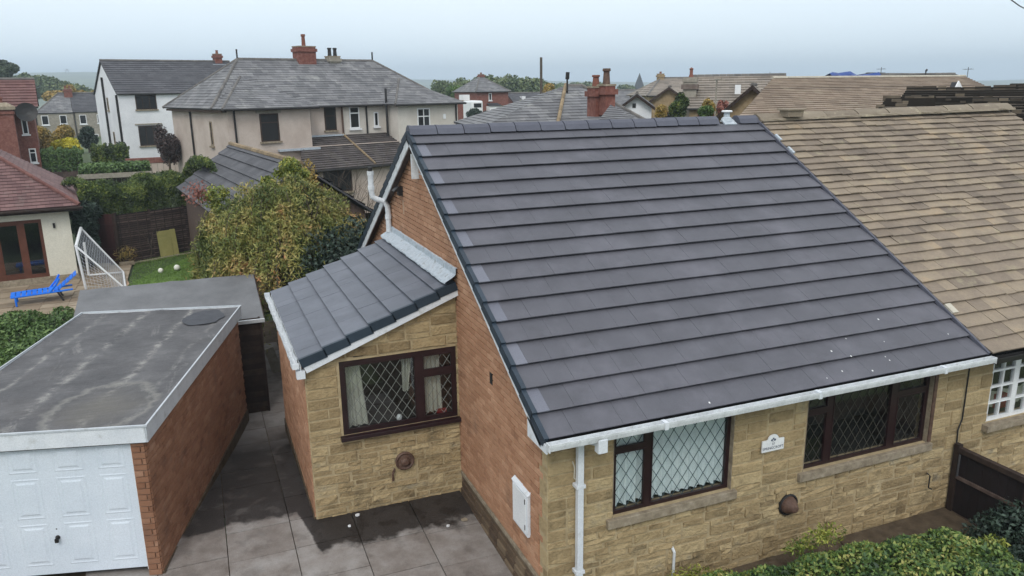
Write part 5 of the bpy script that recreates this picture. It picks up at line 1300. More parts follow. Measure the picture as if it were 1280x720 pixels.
def win(t, side, l0, l1, z0, z1, fmat='whitepaint', bars=0, d=0, w_=0, trans=0, sill=True):
    """a window standing in a wall of thing t. side 'f' front (y=0), 'l' left (x=0), 'r' right (x=w_)"""
    if side == 'f': Fm = tr(0, d, 0)
    elif side == 'l': Fm = frame((0, 0, 0), (0, -1, 0), (1, 0, 0), (0, 0, 1)); l0, l1 = -l1, -l0
    else: Fm = frame((w_, 0, 0), (0, 1, 0), (-1, 0, 0), (0, 0, 1))
    fw_ = .07; mb = MB(); y0 = -.035
    mb.box((l0, y0, z0), (l0+fw_, .04, z1), Fm); mb.box((l1-fw_, y0, z0), (l1, .04, z1), Fm); mb.box((l0+fw_, y0, z0), (l1-fw_, .04, z0+fw_), Fm); mb.box((l0+fw_, y0, z1-fw_), (l1-fw_, .04, z1), Fm)
    for k in range(bars): xx = l0+(l1-l0)*(k+1)/(bars+1); mb.box((xx-.03, y0+.004, z0+fw_), (xx+.03, .04, z1-fw_), Fm)
    if trans: zz = z0+(z1-z0)*trans; mb.box((l0+fw_, y0+.008, zz-.03), (l1-fw_, .04, zz+.03), Fm)
    f_ = mb.build('window', fmat, t); MB().box((l0+.02, -.012, z0+.02), (l1-.02, .01, z1-.02), Fm).build('pane', 'farglass', f_)
    if sill: MB().box((l0-.08, -.12, z0-.1), (l1+.08, .02, z0-.005), Fm).build('sill', 'sill' if fmat != 'whitepaint' else 'whitepaint', f_)
    return f_
m, n_t, b = newmat('farglass'); b.inputs['Base Color'].default_value = (.018, .02, .023, 1); b.inputs['Roughness'].default_value = .08; K['farglass'] = m
def chimney(t, x0, x1, y0, y1, z0, z1, mat='brick_far', pots=1, potmat='pot', ph=.55, cap=True):
    mb = MB(); mb.box((x0, y0, z0), (x1, y1, z1)); mb.box((x0-.07, y0-.07, z1-.28), (x1+.07, y1+.07, z1-.1)); c_ = mb.build('chimney', mat, t)
    if cap: MB().box((x0-.02, y0-.02, z1+.001), (x1+.02, y1+.02, z1+.06)).build('flaunching', 'sill', c_)
    for i in range(pots):
        x = x0+(x1-x0)*(i+.5)/pots; MB().lathe([(.13, 0), (.12, .1), (.10, ph*.8), (.14, ph*.85), (.13, ph), (.07, ph)], tr(x, (y0+y1)/2, z1+.05), 10).build('chimney_pot', potmat, c_)
    return c_
def pipe(t, x, y, z0, z1, r_=.05, mat='iron'): return MB().tube([(x, y, z0), (x, y, z1)], r_, 6).build('downpipe', mat, t)

# ---- pebbledashed pair
A, yw_ = basis(283, 137, 40, 41)
pb = thing('pebbledash_house', 'large two storey pebbledashed house with grey hipped slate roof and brick chimney on the ridge', 'house', (A.x, A.y, 0), yw_)
B0 = .2; EV = 6.1
mb = MB(); mb.box((0, 1.5, B0), (15, 8.4, EV-.05)); pw = mb.build('wall', 'render', pb)
MB().box((0, 0.0, B0), (4.67, 1.49, EV-.05)).build('wing_wall', 'render', pb)
MB().box((10.42, 0, B0), (14.94, 1.49, EV-.05)).build('wing_wall', 'render_pale', pb)
MB().box((7.55, 1.485, 4.2), (10.415, 1.499, EV-.05)).build('painted_render', 'render_pale', pw)
RZ = 8.75; o = .35; ez_ = EV-.02
R0, R1 = (2.9, 5.0, RZ), (11.9, 5.0, RZ)
f0, f1, f2, f3 = (-o, 1.15, ez_), (15+o, 1.15, ez_), (15+o, 8.8, ez_), (-o, 8.8, ez_)
course_roof('roof_slope', [f0, f1, R1, R0], .24, 'slate_grey', pb, .02); course_roof('roof_slope', [f2, f3, R0, R1], .24, 'slate_grey', pb, .02)
course_roof('roof_slope', [f3, f0, R0], .24, 'slate_grey', pb, .02); course_roof('roof_slope', [f1, f2, R1], .24, 'slate_grey', pb, .02)
for a, b_ in ((f0, R0), (f3, R0), (f1, R1)): ridge_line('hip_tiles', a, b_, 'hipgrey', pb, .08, .4)
ridge_line('ridge_tiles', R0, R1, 'hipgrey', pb, .09, .33)
for x0, x1, pk_, tz in ((-.0, 4.7, 1.6, 7.55), (10.4, 14.95, 12.9, 7.45)):
    a_, b_, c_, d_ = (x0-o, -o, ez_), (x1+o, -o, ez_), (x1+o, 1.2, ez_+.0), (x0-o, 1.2, ez_)
    if x0 < 1:
        t1 = (2.35, 3.5, 7.75)
        course_roof('wing_slope', [a_, b_, t1], .24, 'slate_grey', pb, .02); course_roof('wing_slope', [(x0-o, 2.4, ez_), a_, t1], .24, 'slate_grey', pb, .02); course_roof('wing_slope', [b_, (x1+o, 1.6, ez_), t1], .24, 'slate_grey', pb, .02)
        ridge_line('hip_tiles', a_, t1, 'hipgrey', pb, .07, .4)
    else:
        t1 = (12.7, 3.2, 7.6)
        course_roof('wing_slope', [a_, b_, t1], .24, 'slate_grey', pb, .02); course_roof('wing_slope', [(x0-o, 1.4, ez_), a_, t1], .24, 'slate_grey', pb, .02); course_roof('wing_slope', [b_, (x1+o, 1.6, ez_), t1], .24, 'slate_grey', pb, .02)
        ridge_line('hip_tiles', a_, t1, 'hipgrey', pb, .07, .4)
mb = MB()
for a, b_ in (((-.35, -.42), (5.05, -.42)), ((5.05, 1.08), (10.05, 1.08)), ((10.05, -.42), (15.3, -.42))): mb.tube([(a[0], a[1], ez_-.05), (b_[0], b_[1], ez_-.05)], .06, 6)
mb.build('gutter', 'iron', pb)
MB().box((-.3, .0, ez_-.18), (-.0, 8.4, ez_-.06)).build('fascia', 'darkwood', pb)
chimney(pb, 6.55, 7.7, 4.6, 5.4, 8.2, 9.5, 'brick_far', 1, 'pot', .7); chimney(pb, 8.65, 9.4, 4.7, 5.3, 8.3, 8.95, 'stone_far', 2, 'iron', .5)
for a in (R0, R1): MB().tube([(a[0], a[1], RZ), (a[0], a[1], RZ+.55)], .05, 6).build('finial', 'iron', pb)
win(pb, 'f', 1.72, 2.78, 4.32, 5.78, 'darkwood', trans=.68); MB().box((1.55, -.03, 5.80), (2.95, .0, 5.95)).build('lintel', 'stone_far', pb)
for (a, b_, z0, z1, fm_, tr_) in ((6.32, 7.06, 4.66, 6.03, 'darkwood', .6), (7.95, 8.62, 4.70, 5.98, 'whitepaint', .7), (9.62, 9.95, 4.76, 5.62, 'whitepaint', 0)): win(pb, 'f', a, b_, z0, z1, fm_, d=1.484 if a > 7.5 else 1.49, trans=tr_)
win(pb, 'f', 11.8, 12.74, 4.5, 5.8, 'whitepaint', bars=1, trans=.62)
MB().box((13.75, -.04, 5.1), (13.95, -.0, 5.4)).build('alarm_box', 'whitepaint', pb)
win(pb, 'l', 2.2, 2.55, 4.1, 5.4, 'sill'); 
for (x, y, z0, z1) in ((.35, -.07, 3.0, 6.0), (5.35, 1.42, 3.9, 6.05), (7.45, 1.42, 4.2, 6.05), (9.1, 1.42, 4.2, 6.05), (14.75, -.07, 2, 6.0), (-.07, 5.2, 1, 5.9)): pipe(pb, x, y, z0, z1, .055, 'terracotta' if abs(x-7.45) < .01 else 'iron')
pipe(pb, 10.2, .9, 3.9, 7.0, .07)
# lean-to across the back with brown tiles
mb = MB(); mb.box((2.9, -2.3, B0), (9.9, -.01, 2.95)); mb.box((4.68, 0, B0), (10.41, 1.49, 3.9)); mb.build('lean_to_wall', 'render', pb)
course_roof('lean_to_roof', [(2.6, -2.65, 2.85), (10.4, -2.65, 2.85), (10.4, 1.45, 4.35), (4.7, 1.45, 4.35)], .28, 'tile_dark', pb, .05)
MB().box((4.7, 1.2, 4.33), (7.4, 1.48, 4.42)).box((2.6, -.3, 3.75), (5.0, -.0, 3.86)).build('lead_flashing', 'lead', pb)
ridge_line('verge_tiles', (7.1, -2.6, 2.95), (7.4, 1.4, 4.42), 'hipmoss', pb, .06, .4)
MB().tube([(2.6, -2.72, 2.8), (10.4, -2.72, 2.8)], .06, 6).build('gutter', 'iron', pb)
win(pb, 'f', 4.0, 5.7, 1.55, 2.72, 'darkwood', bars=1, d=-2.31)
# ---- outbuilding with big dark tiles
P1, P2 = at(289, 181, 37.0), at(345, 196.5, 29.6); P2.z = P1.z = (P1.z+P2.z)/2
dv = (P2-P1); dv.z = 0; Lr = dv.length; ya = math.atan2(dv.y, dv.x)
ob = thing('outbuilding', 'low outbuilding with large dark roof tiles half hidden by the weeping tree', 'outbuilding', (P1.x, P1.y, 0), ya)
rz_ = P1.z; wd = 2.6; ez2 = rz_-1.9
course_roof('roof_slope', [(-.2, -wd, ez2), (Lr+3.5, -wd, ez2), (Lr+3.5, 0, rz_), (-.2, 0, rz_)], .5, 'slate_dark', ob, .06)
course_roof('roof_slope', [(Lr+3.5, wd, ez2), (-.2, wd, ez2), (-.2, 0, rz_), (Lr+3.5, 0, rz_)], .5, 'slate_dark', ob, .06)
ridge_line('ridge_tiles', (-.2, 0, rz_+.04), (Lr+3.5, 0, rz_+.04), 'hipmoss', ob, .1, .45)
MB().box((0, -wd+.3, -.6), (Lr+3.2, wd-.3, ez2+.05)).prism([(0, -wd+.3, ez2+.05), (0, wd-.3, ez2+.05), (0, 0, rz_-.15)], (Lr+3.2, 0, 0)).build('wall', 'fencewood', ob)  # wall coloured dark brown to read as shade; its own colour is unknown
# ---- white house
A, yw_ = basis(147, 117, 60, 38)
wh = thing('white_house', 'white rendered two storey gabled house with dark grey roof and brown windows', 'house', (A.x, A.y, 0), yw_)
shell(wh, 10.2, 8.4, 1.2, 6.95, 'white_wall', 9.5, rmat='slate_dark', gauge=.33, ov=.12, th=.035)
for (a, b_, z0, z1) in ((1.2, 2.75, 5.67, 6.78), (1.15, 2.78, 2.85, 4.42)): win(wh, 'f', a, b_, z0, z1, 'darkwood', bars=2)
MB().box((.95, -.06, 4.48), (2.95, .0, 4.58)).build('lintel', 'stone_far', wh)
chimney(wh, 9.0, 9.6, 3.9, 4.6, 8.8, 10.1, 'brick_far', 1, 'pot', .3); MB().box((8.7, 3.7, 9.0), (9.9, 4.8, 9.25)).build('chimney_flashing', 'lead', wh)
for (yy, z0, z1, dx) in ((.25, 2, 6.8, 0), (4.6, 1.5, 8.2, .0)): MB().tube([(-.08, yy, z1), (-.08, yy+.02, z0)], .09, 6).build('downpipe', 'iron', wh)
for (yy, z0, z1) in ((3.6, 5.6, 6.6), (2.9, 2.9, 3.9)): win(wh, 'l', yy, yy+.5, z0, z1, 'sill')
gw2 = thing('garden_wall', 'low brick and timber garden wall at the foot of the white house', 'wall', at(160, 210, 53), R(4))
MB().box((0, 0, -.9), (5.2, .2, .25)).build('boarding', 'stone_far', gw2); MB().box((-.1, -.05, .26), (5.3, .25, .62)).build('brick_course', 'brick_far', gw2)
for k in range(14): MB().box((.02+k*.37, -.03, -.9), (.36+k*.37, -.002, .22)).build('board', 'render', gw2)
MB().box((2.1, -.35, .64), (3.4, .3, .74)).build('cap_slab', 'stone_far', gw2)
pbsh = thing('purple_bush', 'dark purple-leaved bush at the left corner of the pebbledashed house', 'shrub', at(212, 205, 46))
P, Nn = blobs(5200, lumps((0, 0, 1.0), .75, .75, 1.55, 9, .5), .7); leafy('foliage', 'leaf_purple', P, Nn, .16, pbsh, lw=.45); MB().tube([(0, 0, -1.5), (0, 0, 1)], .07, 6).build('stem', 'bark', pbsh)

# ---- red brick house far left
A, yw_ = basis(40, 132, 52, 30)
rb = thing('red_brick_house', 'red brick house with red tiled roof and chimney stack at the far left edge', 'house', (A.x, A.y, 0), yw_)
W_ = 8; E_ = A.z
mb = MB(); mb.box((-W_, 0, .5), (0, 7, E_)); mb.build('wall', 'brick_far', rb)
RZ2 = E_+1.75
course_roof('roof_slope', [(-W_, -.3, E_-.1), (.35, -.3, E_-.1), (.35, 3.5, RZ2), (-W_, 3.5, RZ2)], .42, 'tile_redplain', rb, .05)
course_roof('roof_slope', [(.35, 7.3, E_-.1), (-W_, 7.3, E_-.1), (-W_, 3.5, RZ2), (.35, 3.5, RZ2)], .42, 'tile_redplain', rb, .05)
MB().prism([(-.2, .02, E_), (-.2, 6.9, E_), (-.2, 3.5, RZ2-.15)], (.19, 0, 0)).build('gable', 'brick_far', rb)
ridge_line('ridge_tiles', (-W_, 3.5, RZ2+.03), (.35, 3.5, RZ2+.03), 'hipgrey', rb, .1, .45)
MB().tube([(-W_, -.36, E_-.12), (.35, -.36, E_-.12)], .06, 6).build('gutter', 'iron', rb)
win(rb, 'f', -.78, -.42, 4.35, 5.35, 'whitepaint'); win(rb, 'f', -.62, -.2, 2.45, 3.4, 'whitepaint', trans=.7)
ck = chimney(rb, -2.35, -1.1, -1.5, -.02, .8, 6.0, 'brick_far', 0, cap=False); MB().box((-2.5, -1.65, 6.0), (-.95, .1, 6.2)).prism([(-2.4, -1.5, 6.2), (-1.0, -1.5, 6.2), (-1.4, -1.2, 6.45), (-2.0, -1.2, 6.45)], (0, 1.2, 0)).build('flaunching', 'sill', ck)
MB().lathe([(.17, 0), (.15, .2), (.2, .25), (.18, .32)], tr(-1.75, -.7, 6.45), 10).build('chimney_pot', 'pot', ck)
MB().lathe([(0, 0), (.35, .06), (.62, .2), (.64, .22), (.3, .1), (0, .05)], frame((-.35, -.7, 5.75), (1, 0, 0), (0, .3, .95), (0, -.95, .3)), 20).tube([(-.35, -.7, 5.75), (-.2, -.02, 5.9)], .03, 5).build('satellite_dish', 'iron', rb)

# ---- terrace row, left distance
A, yw_ = basis(43, 141, 92, 30)
for i in range(5):
    lbs = ['leftmost terraced cottage of the grey stone row beyond the autumn shrubs', 'second terraced cottage from the left in the grey stone row', 'middle terraced cottage of the grey stone row', 'fourth terraced cottage from the left in the grey stone row', 'right-hand end terraced cottage of the grey stone row, next to the white house']
    q = A+Vector((math.cos(yw_), math.sin(yw_), 0))*(i*4.0)+Vector((0, 0, 0)); sy = (0, 0, .15, .15, .1)[i]
    t = thing('terraced_cottage', lbs[i], 'cottage', (q.x, q.y, 0), yw_, 'row of grey stone cottages'); e_ = A.z+sy-.02*i
    shell(t, 3.97, 7, -3, e_, 'stone_far', e_+2.2, rmat='slate_grey' if i == 0 else 'slate_dark', gauge=.33, ov=.0, hl=2.8 if i == 0 else 0)
    win(t, 'f', .6, 1.35, e_-1.45, e_-.35, 'whitepaint'); win(t, 'f', 2.5, 3.25, e_-1.4, e_-.35, 'whitepaint'); win(t, 'f', 1.2, 2.4, e_-4.0, e_-2.7, 'whitepaint', bars=1)
    chimney(t, 3.4, 4.3, 2.7, 3.7, e_+1.5, e_+2.7, 'brick_far', 2, 'pot', .35); pipe(t, .1, -.08, e_-5, e_, .06)

# ---- centre: brick hip house and annexe
A, yw_ = basis(595, 112, 90, 20); A = at(596, 114, 92)
cb = thing('hipped_brick_house', 'distant red brick house with pyramid slate roof between trees', 'house', (A.x, A.y, 0), R(6))
shell(cb, 4.6*0+4.2, 6.5, -4, A.z, 'brick_far', A.z+1.75, rmat='slate_grey', gauge=.35, hl=2.0, hr=2.1, ov=.25)
win(cb, 'f', 1.55, 1.95, A.z-1.1, A.z-.25, 'whitepaint'); MB().box((1.2, -.9, -2), (2.8, -.01, A.z-1.75)).build('porch', 'whitepaint', cb); MB().prism([(1.1, -1, A.z-1.75), (2.9, -1, A.z-1.75), (2.7, -.0, A.z-1.45), (1.3, 0, A.z-1.45)], (0, .02, .05)).build('porch_roof', 'slate_dark', cb)
chimney(cb, 1.9, 2.5, 3.0, 3.6, A.z+1.2, A.z+1.95, 'brick_far', 1, 'pot', .2)
q = at(645, 118, 98); t = thing('slate_roofed_annexe', 'low dark slate roof with skylight right of the pyramid roofed brick house', 'outbuilding', (q.x, q.y, 0), R(4))
shell(t, 4.6, 5, -4, q.z-.8*1.4, 'brick_far', q.z+.15, rmat='slate_dark', gauge=.35, ov=.2); MB().box((1.3, .9, q.z-.75), (1.8, 1.6, q.z-.25)).build('skylight', 'whitepaint', t)
q = at(572, 127.5, 80); t = thing('flat_roofed_garage', 'small flat roofed brick garage left of the distant brick house', 'garage', (q.x, q.y, 0), R(4))
MB().box((0, 0, -3), (2.0, 4, q.z)).build('wall', 'brick_far', t); MB().box((-.1, -.15, q.z+.001), (2.2, 4, q.z+.14)).build('roof', 'sill', t); MB().box((.9, -.03, q.z-1.2), (1.6, -.003, q.z-.25)).build('door', 'whitepaint', t); MB().box((1.0, .8, q.z+.15), (1.7, 2, q.z+.7)).build('roof_box', 'whitepaint', t)
q = at(590, 130, 76); t = thing('caravan', 'white caravan roof showing above the hedges before the brick house', 'caravan', (q.x, q.y, 0), R(4))
MB().box((0, 0, -1), (1.2, 2.4, q.z+.3)).build('body', 'whitepaint', t, bevel=.15); MB().box((.2, -.02, q.z-.35), (1.0, -.003, q.z+.05)).build('window', 'farglass', t)

# ---- centre slate hip with chimneys just beyond our ridge
A = at(707, 107.5, 31); B_ = at(727, 108.5, 30)
cs = thing('slate_hipped_house', 'mossy grey slate hipped roof with brick chimneys just beyond the new roof ridge', 'house', (A.x, A.y, 0), 0)
rz = A.z; nl = onz(697, 157, 5.6)-A; rg_ = onz(808, 152, 5.6)-A; lf = onz(600, 161, 5.6)-A; rr_ = B_-A
f_ = lambda v: Vector((v.x, v.y, v.z+A.z))
nl3, lf3, rg3 = f_(nl), f_(lf), f_(rg_); Rl = Vector((0, 0, rz)); Rr = Rl+(Vector((rg3.x-nl3.x, rg3.y-nl3.y, 0))).normalized()*.75
ezz = nl3.z; lf3.z = ezz; rg3.z = ezz; 
course_roof('roof_slope', [nl3, rg3, Rr, Rl], .22, 'slate_grey', cs, .02); course_roof('roof_slope', [lf3, nl3, Rl], .22, 'slate_grey', cs, .02)
bk = Vector((rg3.x-1, rg3.y+9, ezz)); bk2 = Vector((lf3.x+1, lf3.y+6, ezz)); course_roof('roof_slope', [rg3, bk, Rr], .22, 'slate_grey', cs, .02); course_roof('roof_slope', [bk, bk2, Rl, Rr], .22, 'slate_grey', cs, .02); course_roof('roof_slope', [bk2, lf3, Rl], .22, 'slate_grey', cs, .02)
ridge_line('hip_tiles', nl3+Vector((0, 0, .06)), Rl+Vector((0, 0, .06)), 'hipmoss', cs, .07, .35); ridge_line('hip_tiles', rg3+Vector((0, 0, .04)), Rr+Vector((0, 0, .04)), 'hipgrey', cs, .06, .35); ridge_line('ridge_tiles', Rl, Rr, 'hipgrey', cs, .08, .3)
w4 = [p*1. for p in (nl3, rg3, bk, bk2, lf3)]; cen = sum(w4, Vector())/5; mb = MB(); mb.prism([(p.x*.94+cen.x*.06, p.y*.94+cen.y*.06, ezz-.1) for p in w4], (0, 0, -4.5)); mb.build('wall', 'render', cs)
c1 = at(757, 122, 26)-A; c2 = at(767, 118, 26)-A
for (px0, px1, pt, pb_, dd_, pw) in ((744.5, 758, 110, 131, 26.2, 'pot'), (757.5, 772, 107.5, 131, 25.8, 'terracotta')):
    a = at(px0, pt, dd_)-A; b_ = at(px1, pt, dd_)-A; z1 = a.z+A.z; z0 = z1-.95
    ck = chimney(cs, a.x, b_.x, a.y, a.y+.6, z0, z1, 'brick_far', 1, pw, .38 if pw == 'pot' else .52)
a = at(800, 150, 23.9)-A; pk3 = at(763, 131, 25.6)-A; l4 = at(745, 155, 22.8)-A
q1, q2, q3 = f_(l4), f_(a), f_(pk3); course_roof('wing_slope', [Vector((q1.x, q1.y, q1.z)), Vector((q2.x, q2.y, q1.z)), q3], .2, 'slate_grey', cs, .02)
a = at(709, 107, 30.4)-A; MB().tube([(a.x, a.y, rz-.3), (a.x, a.y, rz+.33)], .035, 6).tube([(a.x, a.y, rz+.25), (a.x+.02, a.y, rz+.52)], .08, 6).build('flue_pipe', 'iron', cs)

# ---- white gable, brown bungalows, big brown roofs on the right
def across(a, pxc, px, py=None):
    """point at pixel column px on the upright plane through a that faces the viewer along column pxc"""
    rc = ray(pxc, 360); nn = np.array([rc[0], rc[1], 0]); d = ray(px, py if py is not None else 120); t = float(nn@(np.array(a)-CP))/float(nn@d); q = Vector(CP+d*t)
    if py is None: q.z = a.z
    return q
def gable_house(name, label, pxl, pyl, pxr, pkx, pky, D, mat, rmat, depth=9, below=3, cap='hipgrey', cat='house', z0=-3, off=.18, group=None):
    """gable end facing us: eave corners at pixel columns pxl/pxr, apex pkx,pky"""
    a, p = at(pxl, pyl, D), at(pkx, pky, D); b_ = across(a, pkx, pxr); p = across(a, pkx, pkx, pky); dv = b_-a; dv.z = 0; w_ = dv.length; ya = math.atan2(dv.y, dv.x); t = thing(name, label, cat, (a.x, a.y, 0), ya, group)
    h0, h1 = a.z, p.z
    MB().prism([(off, 0, z0), (w_-off, 0, z0), (w_-off, 0, h0), (w_/2, 0, h1-.12), (off, 0, h0)], (0, depth, 0)).build('wall', mat, t)
    mxx = ((p-a).dot(dv.normalized())); mxx = w_/2
    course_roof('roof_slope', [(-.0, depth, h0), (0, -.3, h0), (mxx, -.3, h1), (mxx, depth, h1)], .35, rmat, t, .03); course_roof('roof_slope', [(w_, -.3, h0), (w_, depth, h0), (mxx, depth, h1), (mxx, -.3, h1)], .35, rmat, t, .03)
    mb = MB(); 
    for s_, e_ in (((0, h0), (mxx, h1)), ((mxx, h1), (w_, h0))): mb.add([(s_[0], -.34, s_[1]-.15), (e_[0], -.34, e_[1]-.15), (e_[0], -.34, e_[1]+.03), (s_[0], -.34, s_[1]+.03), (s_[0], -.302, s_[1]-.15), (e_[0], -.302, e_[1]-.15), (e_[0], -.302, e_[1]+.03), (s_[0], -.302, s_[1]+.03)], [(0, 1, 2, 3), (7, 6, 5, 4), (0, 4, 5, 1), (2, 6, 7, 3), (1, 5, 6, 2), (3, 7, 4, 0)])
    mb.build('barge_board', 'darkwood', t); ridge_line('ridge_tiles', (mxx, -.3, h1+.03), (mxx, depth, h1+.03), cap, t, .09, .5)
    return t, w_, h0, h1
t, w_, h0, h1 = gable_house('white_gabled_house', 'white gable end under a dark roof right of the brick chimneys', 773, 135, 819, 791, 118, 45, 'white_wall', 'slate_dark', 8)
win(t, 'f', .8, 1.0, h1-.75, h1-.5, 'iron', sill=False); 
t, w_, h0, h1 = gable_house('tan_gabled_bungalow', 'tan brick gable end with brown roof left of the dark green conifer', 802, 133, 870, 842, 109, 56, 'brick_tan', 'tile_brown2', 10)
win(t, 'f', 1.6, 3.4, h0-1.4, h0-.4, 'brownwood', bars=2, sill=False)
q = at(811, 128, 76); t = thing('distant_hipped_house', 'distant brown hipped roof on the skyline behind the tan gable', 'house', (q.x, q.y, 0), R(-15)); shell(t, 7.5, 7, -3, q.z+.7, 'brick_tan', q.z+2.3, rmat='tile_brown2', gauge=.35, hl=2.2, hr=2.2)
chimney(t, 1.9, 2.5, 3.2, 3.8, q.z+1.7, q.z+2.7, 'brick_tan', 1, 'pot', .2)
q = at(770, 124, 84); t = thing('distant_grey_roof', 'plain grey slate roof behind the white gable', 'house', (q.x, q.y, 0), R(-6)); shell(t, 6.5, 7, -3, q.z-.6, 'render', q.z+.9, rmat='slate_grey', gauge=.35)
# long brown roofed house with stone chimney
q = at(862, 134, 48); t = thing('chimney_bungalow', 'long grey-brown tiled house with tall stone chimney at its left end', 'house', (q.x, q.y, 0), R(-37))
shell(t, 5.6, 8, -2, q.z, 'brick_tan', at(880, 95.5, 52).z, rmat='tile_brown2', gauge=.36, ov=.2, th=.05)
cz = at(863, 97, 50).z; ck = chimney(t, -.5, .32, 1.2, 2.1, -1, cz+.0, 'stone_far', 0, cap=False); MB().box((-.62, 1.08, cz-.72), (.44, 2.22, cz-.42)).build('chimney_collar', 'soffit', ck); MB().box((-.56, 1.14, cz-.41), (.38, 2.16, cz-.34)).build('chimney_band', 'stone_far', ck); MB().lathe([(.16, 0), (.1, .2), (.1, .45), (.15, .5), (0, .6)], tr(-.05, 1.6, cz+.02), 10).build('chimney_pot', 'pot', ck)
win(t, 'f', .5, 1.5, q.z-1.6, q.z-.3, 'brownwood', bars=1, sill=False)
MB().box((2.65, .9, q.z+.75), (3.0, 1.0, q.z+1.3)).build('skylight', 'whitepaint', t)
t, w_, h0, h1 = gable_house('tan_gabled_extension', 'broad tan gable end partly hidden by the big brown roof', 888, 152, 992, 948, 107, 34, 'brick_tan', 'tile_brown2', 7, off=.1)
MB().box((w_/2+.35, -.05, h1-.95), (w_/2+.42, -.003, h1-.35)).build('slot_vent', 'terracotta', t)
# big brown roof
A = at(966, 98.5, 36); B_ = at(1206, 103, 42); L1 = at(918, 152, 27); 
br = thing('brown_roofed_house', 'big house roof of sandy brown tiles filling the skyline right of centre', 'house', (A.x, A.y, 0), 0)
rr_ = B_-A; rr_.z = 0; z0_, z1_ = A.z, B_.z; l_ = L1-A; E1 = Vector((l_.x, l_.y, L1.z)); E2 = Vector((l_.x+rr_.x*1.25, l_.y+rr_.y*1.25, L1.z))
course_roof('roof_slope', [E1, E2, Vector((rr_.x, rr_.y, z0_)), Vector((0, 0, z0_))], .32, 'tile_brown', br, .045)
bk1 = Vector((E2.x-l_.x*2, E2.y-l_.y*2+1, L1.z)); bk0 = Vector((-l_.x*1.2-1.5, -l_.y, L1.z)); course_roof('roof_slope', [bk1, bk0, Vector((0, 0, z0_)), Vector((rr_.x, rr_.y, z0_))], .32, 'tile_brown', br, .045)
course_roof('roof_slope', [bk0, E1, Vector((0, 0, z0_))], .32, 'tile_brown', br, .045)
ridge_line('ridge_tiles', (0, 0, z0_+.05), (rr_.x, rr_.y, z0_+.05), 'pale_mortar', br, .06, .45)
mb = MB(); pts = [E1, E2, bk1, bk0]; cen = sum(pts, Vector())/4; mb.prism([(p.x*.93+cen.x*.07, p.y*.93+cen.y*.07, L1.z-.1) for p in pts], (0, 0, -4)); mb.build('wall', 'brick_tan', br)
# white barge gable peeping on it
q = at(1199, 101, 34.5); a = at(1192.5, 114, 34.5); b_ = at(1205, 114, 34.5); t = thing('small_dormer', 'tiny white-edged gable peak standing on the brown skyline roofs', 'dormer', (q.x, q.y, 0), 0)
mb = MB(); 
for s_, c_ in ((a, -1), (b_, 1)): mb.prism([(0, 0, q.z), (s_.x-q.x, s_.y-q.y, a.z), (s_.x-q.x-c_*.16, s_.y-q.y, a.z), (-c_*.0, 0, q.z-.22)], (0, .06, 0))
mb.build('barge_board', 'whitepaint', t); MB().prism([(0, .07, q.z-.05), (a.x-q.x, .07, a.z-.3), (b_.x-q.x, .07, a.z-.3)], (0, .3, 0)).build('dormer_body', 'slate_dark', t)
# further hipped roof with blue tarpaulin
A = at(1085, 93.6, 62); B_ = at(1194, 92.5, 62); Cq = at(1250, 112, 58); t = thing('tarpaulin_roof_house', 'farthest hipped roof on the right skyline, its left end under repair', 'house', (A.x, A.y, 0), 0)
r1 = B_-A; c1 = Cq-A; e1 = Vector((-8, -4, Cq.z-1.5)); e2 = Vector((c1.x+2.5, c1.y-2, Cq.z-1.5)); RA, RB_ = Vector((0, 0, A.z)), Vector((r1.x, r1.y, A.z))
course_roof('roof_slope', [e1, e2, RB_, RA], .34, 'tile_brown2', t, .04); e3 = Vector((c1.x+1.5, c1.y+9, Cq.z-1.5)); course_roof('roof_slope', [e2, e3, RB_], .34, 'slate_dark', t, .04); e4 = Vector((-8, 9, Cq.z-1.5)); course_roof('roof_slope', [e3, e4, RA, RB_], .34, 'slate_dark', t, .04); course_roof('roof_slope', [e4, e1, RA], .34, 'tile_brown2', t, .04)
MB().prism([(p.x*.95, p.y*.9, Cq.z-1.6) for p in (e1, e2, e3, e4)], (0, 0, -5)).build('wall', 'brick_tan', t); ridge_line('ridge_tiles', RA, RB_, 'hipgrey', t, .09, .5)
a = at(1157, 92.5, 61.5)-A; MB().tube([(a.x, a.y, A.z-.1), (a.x, a.y, A.z+.25)], .05, 5).tube([(a.x, a.y, A.z+.2), (a.x+.1, a.y, A.z+.35)], .08, 5).build('ridge_vent', 'iron', t)
tp = thing('blue_tarpaulin', 'crumpled blue tarpaulin thrown over the far ridge on the skyline', 'tarpaulin', at(1068, 97, 60), 0)
mb = MB(); r = random.Random(7); prof = [(1037, 91.5), (1041, 90), (1048, 91.2), (1056, 90), (1063, 89), (1067, 91.5), (1072, 94), (1082, 92.5), (1092, 91.2), (1099, 90)]; top_ = [at(px, py, 60)-at(1068, 97, 60) for px, py in prof]; bot = [at(px, 97.3, 59.6)-at(1068, 97, 60) for px, py in prof]; bk_ = [p+Vector((.3, 1.6, -.5)) for p in top_]; n_ = len(prof)
mid = [(a+b_)/2+Vector((r.uniform(-.1, .1), r.uniform(-.3, .05), 0)) for a, b_ in zip(top_, bot)]
mb.add(bot+mid+top_+bk_, [(k*n_+i, k*n_+i+1, (k+1)*n_+i+1, (k+1)*n_+i) for k in range(3) for i in range(n_-1)]); mb.build('sheet', 'bluetarp', tp)
